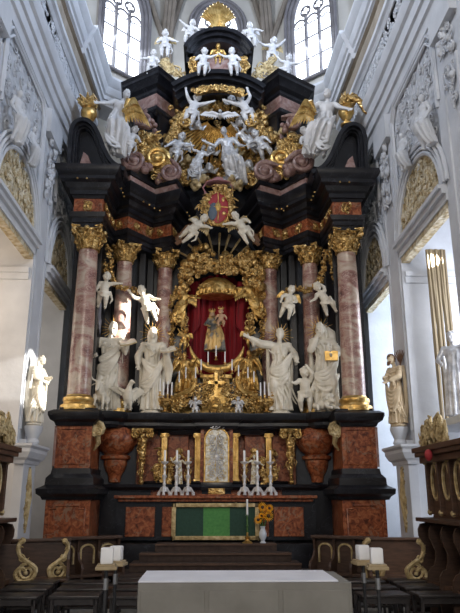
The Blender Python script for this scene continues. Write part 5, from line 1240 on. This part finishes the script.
scrolls(g,[(x,-.05,z) for x in (-.84,-.42,-.02,.38,.80) for z in (-.04,.58)],r=(.015,.025),n=30,jit=.03,depth=.005); g.build('frame','old_gold',a,bevel=.008)
# steps
g=[]
st=tag(empty('altar_steps',(0,12.9,0)),'dark carpeted altar steps below the green frontal','steps')
for i,(x0,x1,y,z) in enumerate(((-1.16,1.14,.0,.86),(-1.42,1.38,-.32,.72),(-1.56,1.52,-.62,.57),(-1.8,1.76,-.95,.42),(-2.1,2.05,-1.3,.28),(-2.4,2.3,-1.65,.14))):
    b=MB(); b.box(x0,x1,y,1.0,z-.15 if z>.2 else .0,z); b.build('step','carpet',st,smooth=False,bevel=.012)
    b=MB(); b.box(x0,x1,y-.02,y+.02,z-.03,z+.005); b.build('step_edge','wood_mid',st,smooth=False)
# raised black floor of the retable beside the steps
struct(MB().box(-2.35,2.3,12.95,13.8,0,.85).build('trim_16','black',smooth=False))
# mensa candlesticks
def candlestick():
    r=empty('silver_candlestick'); g=MB()
    for k in range(3):
        a=k*2*PI/3-PI/2; d=Vector((math.cos(a),math.sin(a),0)); g.tube([d*.11+Vector((0,0,.0)),d*.10+Vector((0,0,.04)),d*.04+Vector((0,0,.12))],[.03,.022,.025],6); g.spiral(d*.10+Vector((0,0,.03)),.03,1.2,d,(0,0,1),0,.01)
    g.lathe([(.05,.06),(.045,.13),(.02,.15),(.03,.18),(.018,.21),(.028,.27),(.04,.31),(.02,.34),(.015,.42),(.03,.45),(.016,.48),(.02,.50),(.06,.53),(.065,.55),(.02,.555)],seg=14); g.build('stand','bright_silver',r)
    g=MB(); g.lathe([(.019,0),(.019,.18),(.012,.19)],(0,0,.55),10); g.build('candle','wax',r)
    return r
c0=candlestick(); WH=['outermost left','middle of the left three','innermost left','innermost right','middle of the right three','outermost right']
for i,px in enumerate((164.5,176.5,188,244,257,270)):
    c=c0 if i==0 else copy_tree(c0); p=at(px,494,13.62); c.location=(p.x,13.44,1.742); c.scale=(1.2,1.2,1.2); tag(c,'silver altar candlestick with white candle, '+WH[i]+' on the red marble shelf','candlestick','silver altar candlesticks')
# silver saints behind
for px,side in ((179,'left'),(254,'right')):
    r=at(px,482,13.85); g=MB(); j=skel(g,.62,ADULT,RAD_A,dict(elL=(-.2,-.04,.74),wrL=(-.26,-.08,.84),elR=(.2,-.04,.70),wrR=(.28,-.1,.66))); robe(g,rings(),9,.16)
    o=g.build('silver_statuette','silvergold',voxel=.007,relax=1,loc=(r.x,13.72,1.94)); tag(o,'silvery statuette with gilded scroll surround behind the %s altar candlesticks'%side,'statuette')
    g=MB()
    for s in (-1,1): scrolls(g,seg_pts((s*.2,.05,.0),(s*.17,.05,.5),6),r=(.04,.07),n=22,jit=.03,thin=.25); g.tube([(s*.24,.05,0),(s*.2,.05,.3),(s*.12,.05,.52),(0,.05,.66)],.025,6)
    g.ell((0,.05,.70),(.08,.04,.06)); g.build('gilded_surround','gold_orn',o)
# candles of the upper tabernacle
def thin_candle(): 
    r=empty('slim_candle'); g=MB(); g.lathe([(.035,0),(.04,.015),(.012,.03),(.012,.06),(.03,.07),(.03,.08)],seg=10); g.build('holder','gold',r)
    g=MB(); g.lathe([(.014,.08),(.014,.32),(.006,.33)],seg=8); g.build('candle','wax',r); return r
c1=thin_candle(); LB=['topmost candle at the centre of the crescent','candle inside the crescent, left of the centre one','candle inside the crescent, right of the centre one','candle on the left scroll, third from the centre','candle on the right scroll, third from the centre','candle on the left scroll, fourth from the centre','candle on the right scroll, fourth from the centre','candle by the left kneeling angel\'s knee','candle by the right kneeling angel\'s knee','outer candle below the left kneeling angel','outer candle below the right kneeling angel']
for i,(px,py) in enumerate(((216,360),(208,366),(225,366),(201,374),(232,374),(195.5,382),(238.5,380),(185.6,382),(248,382),(179,386),(254,386))):
    c=c1 if i==0 else copy_tree(c1); c.location=at(px,py,13.82); tag(c,'slim white '+LB[i],'candle','slim candles on the gilded tabernacle')
i=0
for s,side in SD:
    c=at(216+s*51,418,13.62); u=tag(empty('gilded_candle_urn',(c.x,13.62,3.42)),'squat gilded urn holding slim candles at the %s end of the tabernacle ledge'%side,'urn','gilded candle urns')
    g=MB(); g.lathe([(.07,0),(.08,.02),(.04,.05),(.05,.09),(.13,.15),(.16,.22),(.13,.27),(.14,.29)],seg=18); scrolls(g,[(x*.1,-.1,.2) for x in (-1,0,1)],r=(.03,.05),n=14); g.build('urn','gold_orn',u)
    for k,(dx,dz) in enumerate(((-.13,0),(-.045,.02),(.045,.0),(.12,.08))):
        i+=1; q=copy_tree(c1); q.location=(c.x+dx*s,13.58,3.68+dz); q.scale=(1,1,1.15); tag(q,'slim white candle on the %s gilded urn, %s'%(side,['innermost','second from inside','third from inside','outermost and raised'][k]),'candle','slim candles on the gilded urns')
# paschal-like tall candle with foot
c=at(247.5,541,12.98); r=tag(empty('tall_candle',(c.x,13.02,.86)),'tall thin white candle on a green stem and gilded foot before the frontal','candle')
g=MB(); g.lathe([(.10,0),(.10,.02),(.05,.04),(.03,.08),(.06,.11),(.02,.14),(.02,.2)],seg=16); g.build('foot','gold',r)
g=MB(); g.lathe([(.022,.2),(.018,.3),(.03,.32),(.018,.34),(.018,.5),(.03,.52)],seg=12); g.build('stem','leaf',r)
g=MB(); g.lathe([(.02,.5),(.02,.80),(.008,.81)],seg=10); g.build('candle','wax',r)
# vase with sunflowers
c=at(263,542,13.0); r=tag(empty('flower_vase',(c.x,13.02,.86)),'pale vase of five orange sunflowers beside the green frontal','vase')
g=MB(); g.lathe([(.05,0),(.06,.01),(.035,.04),(.07,.12),(.075,.18),(.04,.27),(.055,.31),(.05,.31)],seg=18); g.build('vase','glassy',r)
for k,(x,z,y,rr) in enumerate(((-.09,.43,-.05,.075),(.0,.66,0,.085),(.11,.50,-.05,.095),(.14,.64,.02,.07),(-.02,.50,-.02,.06))):
    g=MB(); g.tube([(0,0,.25),(x*.6,y*.5,.25+(z-.25)*.6),(x,y+.03,z)],.009,5); st_=g.build('stem','leaf',r)
    g=MB()
    for q in range(18): a=q*2*PI/18; d=Vector((math.cos(a),-.15,math.sin(a))); g.tube([Vector((x,y,z))+d*rr*.4,Vector((x,y,z))+d*rr*.8,Vector((x,y,z))+d*rr*1.15],[.012,.02,.004],5,.4)
    g.build('petals','petal',st_); g=MB(); g.ell((x,y-.015,z),(rr*.36,.02,rr*.36)); g.build('flower_centre','seed',st_)
g=MB()
for k in range(12): a=RND.uniform(0,6.3); p=Vector((RND.uniform(-.1,.12),RND.uniform(-.06,.06),RND.uniform(.33,.5))); d=Vector((math.cos(a),math.sin(a)*.5,.3)); g.tube([p,p+d*.05,p+d*.11],[.008,.035,.004],5,.25)
g.build('leaves','leaf',r)
# free standing altar in front
fa=tag(empty('front_altar',(.2,7.2,0)),'plain grey stone altar block in the foreground under a white cloth','altar')
g=MB(); g.box(-1.03,1.06,-.45,.46,0,.93); g.build('block','altar_stone',fa,bevel=.012,smooth=False)
g=MB()
for x0,x1 in ((-1.0,-.38),(-.34,.34),(.38,1.03)): g.box(x0,x1,-.462,-.44,.08,.86)
g.build('front_panel','altar_stone',fa,smooth=False,bevel=.006)
g=MB(); g.box(-1.03,.93,-.455,.44,.93,.947); g.build('altar_cloth','cloth',fa,smooth=False,bevel=.006)
# block candle stands
def stand():
    r=empty('candle_stand'); g=MB(); g.lathe([(.13,0),(.13,.015),(.02,.03)],seg=20); g.lathe([(.019,.02),(.019,.98)],seg=12); g.build('pole','iron',r)
    g=MB(); g.lathe([(.027,.80),(.027,.90)],seg=14); g.build('collar','steel',r)
    g=MB(); g.box(-.105,.105,-.105,.105,.98,1.01); g.box(-.09,.09,-.09,.09,1.01,1.03); g.build('wooden_plate','pale_wood',r,bevel=.004)
    g=MB(); g.box(-.062,.062,-.062,.062,1.03,1.175); g.build('block_candle','wax',r,bevel=.012)
    return r
s0=stand()
for i,(px,py,Y,rz,lab) in enumerate(((106.5,567,6.95,.1,'nearer of the two candle stands left of the front altar, square white candle'),(116,563.5,7.5,-.15,'farther of the two candle stands left of the front altar, square white candle'),(363,562.5,7.5,.15,'inner candle stand right of the front altar, square white candle'),(377,567,6.95,-.1,'outer candle stand right of the front altar, square white candle'))):
    c=s0 if i==0 else copy_tree(s0); p=at(px,py,Y); c.location=(p.x,Y,p.z-1.0); c.rotation_euler=(0,0,rz); tag(c,lab,'candle stand','candle stands beside the front altar'); c.location.z=0; c.scale=(1.0,1.0,(p.z)/1.0)
# stools
def stool(w=.66,d=.42):
    r=empty('kneeling_stool'); g=MB(); g.box(-w/2,w/2,-d/2,d/2,.44,.475); g.build('seat','stool',r,bevel=.01)
    for sx in (-1,1):
        for sy in (-1,1): g=MB(); g.prism([(sx*(w/2-.02),0),(sx*(w/2-.055),0),(sx*(w/2-.08),.44),(sx*(w/2-.03),.44)],sy*(d/2-.05)-.02,sy*(d/2-.05)+.02); g.build('leg','stool',r,smooth=False)
    g=MB(); g.box(-w/2+.06,w/2-.06,-.015,.015,.18,.21)
    for sx in (-1,1): g.box(*sorted((sx*(w/2-.07),sx*(w/2-.04))),-d/2+.05,d/2-.05,.18,.21)
    g.build('stretcher','stool',r,smooth=False)
    g=MB(); g.box(-w/2+.05,w/2-.05,-d/2+.03,d/2-.03,.36,.44); g.build('apron','stool',r,smooth=False); return r
s1=stool(); first=True
ROW=['front row','second row','third row','rear row']; CN=['beside the aisle','second from the aisle','third from the aisle','next to the wall']
for sgn,side in SD:
    for ri,Y in enumerate((9.35,10.05,10.75,11.3)):
        for ci in range(4):
            x=(-1.13-.79*ci-(.05*ri)) if sgn<0 else (1.45+.76*ci+.03*ri)
            if ri==3 and ci in (1,2,3) : continue
            if ri==2 and ci>2: continue
            if abs(x)>3.45: continue
            c=s1 if first else copy_tree(s1); first=False
            c.location=(x,Y+RND.uniform(-.05,.05),0); c.rotation_euler=(0,0,RND.uniform(-.05,.05))
            tag(c,'dark wooden stool in the %s on the %s, %s'%(ROW[ri],side,CN[ci]),'stool','dark stools on both sides of the front altar')
# pews with gilded scroll ends
def gscroll(parent,x,y,flip,h=.55,m='old_gold'):
    g=MB(); f=flip
    P=cr_([(0,y,h*.98),(-.05*f,y,h*.85),(-.02*f,y,h*.62),(.10*f,y,h*.45),(.2*f,y,h*.30),(.16*f,y,h*.08),(.02*f,y,.02*h),(-.06*f,y,h*.18),(.0,y,h*.33),(.08*f,y,h*.26)]); g.tube([(x+p[0]*1.15,p[1],p[2]) for p in P],[.038]*len(P),7); g.spiral((x+.10*f,y-.01,h*.24),.13,1.4,start=1.5,tr=.03,hand=f); g.spiral((x+.0*f,y-.01,h*.55),.06,1.2,start=2,tr=.02,hand=-f)
    g.ell((x,y,h*.98),(.05,.03,.05)); 
    for k in range(16):
        p=P[int(k*len(P)/16)]; a=RND.uniform(0,6.3); d=Vector((math.cos(a),0,math.sin(a))); b=Vector((x+p[0],y,p[2])); g.tube([b,b+d*.04,b+d*.075],[.02,.024,.004],5,.6)
    o=g.build('gilded_scroll_end',m,parent); return o
def bench(loc,L,rz,lab,flip,wood='wood'):
    r=tag(empty('choir_bench',loc,(0,0,rz)),lab,'bench')
    g=MB(); g.prism([(-L/2,0),(L/2,0),(L/2,1.02),(-L/2,1.02)],.20,.25); g.build('backrest',wood,r,smooth=False,bevel=.01)
    g=MB(); g.box(-L/2-.03,L/2+.03,.16,.29,1.0,1.05); g.build('top_rail',wood,r,smooth=False,bevel=.012)
    g=MB(); g.box(-L/2,L/2,-.2,.22,.42,.46); g.build('seat','wood_mid',r,smooth=False,bevel=.01)
    for s in (-1,1):
        g=MB(); g.prism([(.27,0),(.27,1.02),(.18,1.02),(.12,.72),(-.05,.62),(-.2,.5),(-.22,0)],s*L/2-.025,s*L/2+.025,'x'); g.build('end_panel',wood,r,smooth=False,bevel=.008)
    return r
b=bench((-2.98,11.2,0),1.1,.22,'dark wooden bench with carved gilded scroll end by the left wall pedestal',1)
o=gscroll(b,-.0,-.5,1,.62); o.location=(-.18,.15,.45)
g=MB(); g.prism([(-.62,0),(-.1,0),(.04,0),(.04,.44),(-.1,.62),(-.2,1.0),(-.62,1.02)],-.36,-.31); g.build('front_panel','wood',b,smooth=False,bevel=.01)
b=bench((3.05,11.35,0),1.05,-.06,'dark wooden bench with carved gilded scroll end by the right wall pedestal',-1,'wood_mid')
g=MB(); g.prism([(-.05,0),(.6,0),(.6,1.0),(.38,1.0),(.3,.62),(.0,.46)],-.46,-.41); g.build('front_panel','wood',b,smooth=False,bevel=.01)
o=gscroll(b,0,-.5,-1,.62); o.location=(.22,.02,.42)
# sedilia rows with gilded arches
for sgn,side in SD:
    r=tag(empty('sedilia',(sgn*2.2,11.9,0),(0,0,sgn*-.5)),'row of three dark stalls with gilded arch inlays on the %s before the altar steps'%side,'stalls','dark stalls before the altar steps')
    g=MB(); g.box(-.55,.55,.15,.2,0,1.0); g.build('backrest','wood',r,smooth=False)
    g=MB(); g.prism([(-.6,1.0),(.6,1.0),(.6,1.05),(-.6,1.05)],.02,.26); g.build('top_rail','wood',r,smooth=False,bevel=.012)
    g=MB(); g.box(-.55,.55,-.2,.18,.42,.46); g.build('seat','wood',r,smooth=False)
    for k in range(4):
        x=-.55+k*1.1/3; g=MB(); g.prism([(.2,0),(.2,1.0),(.05,1.0),(.08,.8),(-.02,.68),(-.16,.62),(-.2,.55),(-.2,0)],x-.02,x+.02,'x'); g.build('arm','wood',r,smooth=False)
    for k in range(3):
        x=-.55+(k+.5)*1.1/3; g=MB(); g.tube([(x-.12,.14,.6)]+[(x-.12*math.cos(PI*i/8),.14,.82+.09*math.sin(PI*i/8)) for i in range(9)]+[(x+.12,.14,.6)],.02,6); g.build('gilded_arch','old_gold',r)
    gs=gscroll(r,0,0,sgn,.62); gs.location=(sgn*.52,-.22,.4)
# choir stalls on both walls
for sgn,side in SD:
    r=tag(empty('choir_stall',(sgn*3.42,9.35,0)),'tall dark choir stalls with gilt oval frames along the %s wall'%side,'choir stalls')
    def bx(g,a,b_,y0,y1,z0,z1): g.box(*sorted((sgn*a,sgn*b_)),y0,y1,z0,z1); return g
    g=MB(); bx(g,.10,.25,-2.2,1.55,0,2.35); g.build('back_panel','wood_mid',r,smooth=False)
    g=MB(); bx(g,-.12,.25,-2.2,1.6,2.35,2.42); bx(g,-.05,.25,-2.2,1.58,2.25,2.35); bx(g,-.16,.25,-2.2,1.62,2.42,2.50); g.build('cornice','wood_mid',r,smooth=False,bevel=.01)
    for k in range(6):
        y=1.25-k*.52
        g=MB(); g.tube([(sgn*.08,y+.15*math.cos(a*PI/8),1.95+.27*math.sin(a*PI/8)) for a in range(17)],.028,6); g.build('gilt_oval','old_gold',r)
        g=MB(); g.box(*sorted((sgn*.02,sgn*.12)),y+.22,y+.30,1.45,2.25); g.build('pilaster','wood_mid',r,smooth=False,bevel=.008)
        g=MB(); g.ell((sgn*.02,y+.26,2.28),(.05,.05,.06)); g.ell((sgn*.04,y+.26,1.48),(.045,.045,.05)); scrolls(g,[(sgn*.02,y+.26,2.3)],(0,1,0),(0,0,1),(-sgn,0,0),(.03,.05),6); g.build('gilt_knob','old_gold',r)
        g=MB(); g.prism(cr_([(sgn*.1,0.0),(sgn*-.24,0),(sgn*-.24,.62),(sgn*-.14,.72),(sgn*-.10,.92),(sgn*-.18,1.12),(sgn*-.14,1.3),(sgn*.1,1.34)],2),y+.24,y+.29); g.build('arm','wood',r,smooth=False)
    g=MB(); bx(g,-.2,.1,-2.2,1.5,.44,.5); g.build('seat','wood_mid',r,smooth=False)
    g=MB(); bx(g,-.2,.12,-2.2,1.55,1.34,1.40); g.build('desk_rail','wood',r,smooth=False,bevel=.01)
    g=MB(); pts=[(sgn*-.02,y,2.55+.3*math.cos((y-.85)*2.2)) for y in [ .3+.1*i for i in range(12)]]
    scrolls(g,pts+[(p[0],p[1],p[2]-.12) for p in pts],(0,1,0),(0,0,1),(-sgn,0,0),(.06,.12),90,.06,.05,thin=.3)
    g.prism([(.35,2.48),(1.4,2.48),(1.3,2.68),(1.0,2.88),(.7,2.86),(.45,2.66)],sgn*.0,sgn*.06,'x'); g.build('gilt_cresting','old_gold',r)
g=MB(); g.ell((0,0,0),(.06,.09,.09)); scrolls(g,[(0,0,0)],(0,1,0),(0,0,1),(-1,0,0),(.04,.07),8); tag(g.build('red_rosette','red_paint',loc=(3.24,10.05,2.34)),'red carved rosette on the right choir stall cornice','ornament')
# curtain in the right bay and niche statue at the frame edge
g=MB()
for k in range(7):
    x=4.02+.055*k; g.tube([(x,11.45,6.3),(x+.03*math.sin(k*2),11.43,4.4),(x+.03*math.sin(k),11.45,2.9)],[.03+.02*(k%2),.045-.02*(k%2),.035],7)
tag(g.build('tall_curtain','tan_cloth'),'tall dull-gold fluted hanging in the right wall bay above the stalls','curtain')
g=MB(); j=skel(g,1.5,ADULT,RAD_A,dict(elL=(-.17,-.04,.66),wrL=(-.1,-.14,.60))); robe(g,rings(),12,.16); cape(g,j)
tag(g.build('saint_statue','silver',voxel=.013,relax=1,loc=(4.0,10.6,2.97),rot=(0,0,-.7)),'grey-white cloaked statue partly cut by the right edge of the photo','statue')
struct(MB().box(3.75,4.6,9.25,11.7,2.84,2.96).build('trim_17','stucco',smooth=False,bevel=.01))
# ================================================================= LIGHT
W=bpy.data.worlds.new('world'); S.world=W; W.use_nodes=True
bg=W.node_tree.nodes['Background']; bg.inputs[0].default_value=(.62,.76,1,1); bg.inputs[1].default_value=.26
def area(name,loc,tgt,sx,sy,e,c):
    l=bpy.data.lights.new(name,'AREA'); l.shape='RECTANGLE'; l.size=sx; l.size_y=sy; l.energy=e; l.color=c
    o=bpy.data.objects.new(name,l); COL.objects.link(o); o.location=loc
    o.rotation_euler=(Vector(tgt)-Vector(loc)).to_track_quat('-Z','Y').to_euler(); return o
area('assumed_clerestory_left',(-6.5,5,15),(1,13.5,7),2.2,4,1100,(.84,.90,1))  # added area lamp, stands for assumed clerestory windows out of view
area('assumed_clerestory_right',(6.5,5,15),(-1,13.5,7),2.2,4,1000,(.62,.76,1))  # bluer added lamp for the assumed clerestory opposite, also unseen
area('nave_warm_fill',(0,-4,8.5),(0,13,6.5),6,4,560,(1,.89,.74))  # warm frontal fill lamp, added to brighten the lower altar and benches
for sx in (-1,1):
    area('apse_window_daylight',(sx*2.6,16.8,16),(-sx*.5,13,9),1.1,3,130,(.78,.88,1))
    area('assumed_side_daylight',(sx*5.9,13.6,4.4),(sx*3,13.9,4.2),1.6,4,190 if sx>0 else 32,(.80,.89,1) if sx>0 else (1,.9,.78))  # lamp added inside each windowless niche, stands for an assumed side window
    area('assumed_chapel_daylight',(sx*5.9,10.2,4.2),(sx*3.5,11.7,3.6),2,4,220 if sx>0 else 95,(.9,.93,1) if sx>0 else (1,.78,.55))  # added lamp brightening the bay jambs; its chapel window is only assumed
def spot(name,loc,tgt,e,ang,c=(1,.95,.86)):
    l=bpy.data.lights.new(name,'SPOT'); l.energy=e; l.spot_size=math.radians(ang); l.spot_blend=.12; l.shadow_soft_size=.03; l.color=c
    o=bpy.data.objects.new(name,l); COL.objects.link(o); o.location=loc
    o.rotation_euler=(Vector(tgt)-Vector(loc)).to_track_quat('-Z','Y').to_euler(); return o
spot('assumed_sun_spot_column',(5.9,10.6,6.2),tuple(at(136,314,13.8)),24000,7.4)  # added spot lamp inside the windowless right niche, stands for an assumed sunbeam
spot('assumed_sun_spot_statue',(5.9,10.6,5.2),(-3.3,12.2,3.85),9000,7.6)  # second added spot there, an assumed sunbeam onto the left wall statue
vs=S.view_settings; vs.view_transform='Standard'; vs.look='None'; vs.gamma=1; vs.use_curve_mapping=False; vs.exposure=0.32
S.display_settings.display_device='sRGB'
S.cycles.max_bounces=5; S.cycles.use_denoising=True; S.cycles.sample_clamp_indirect=6
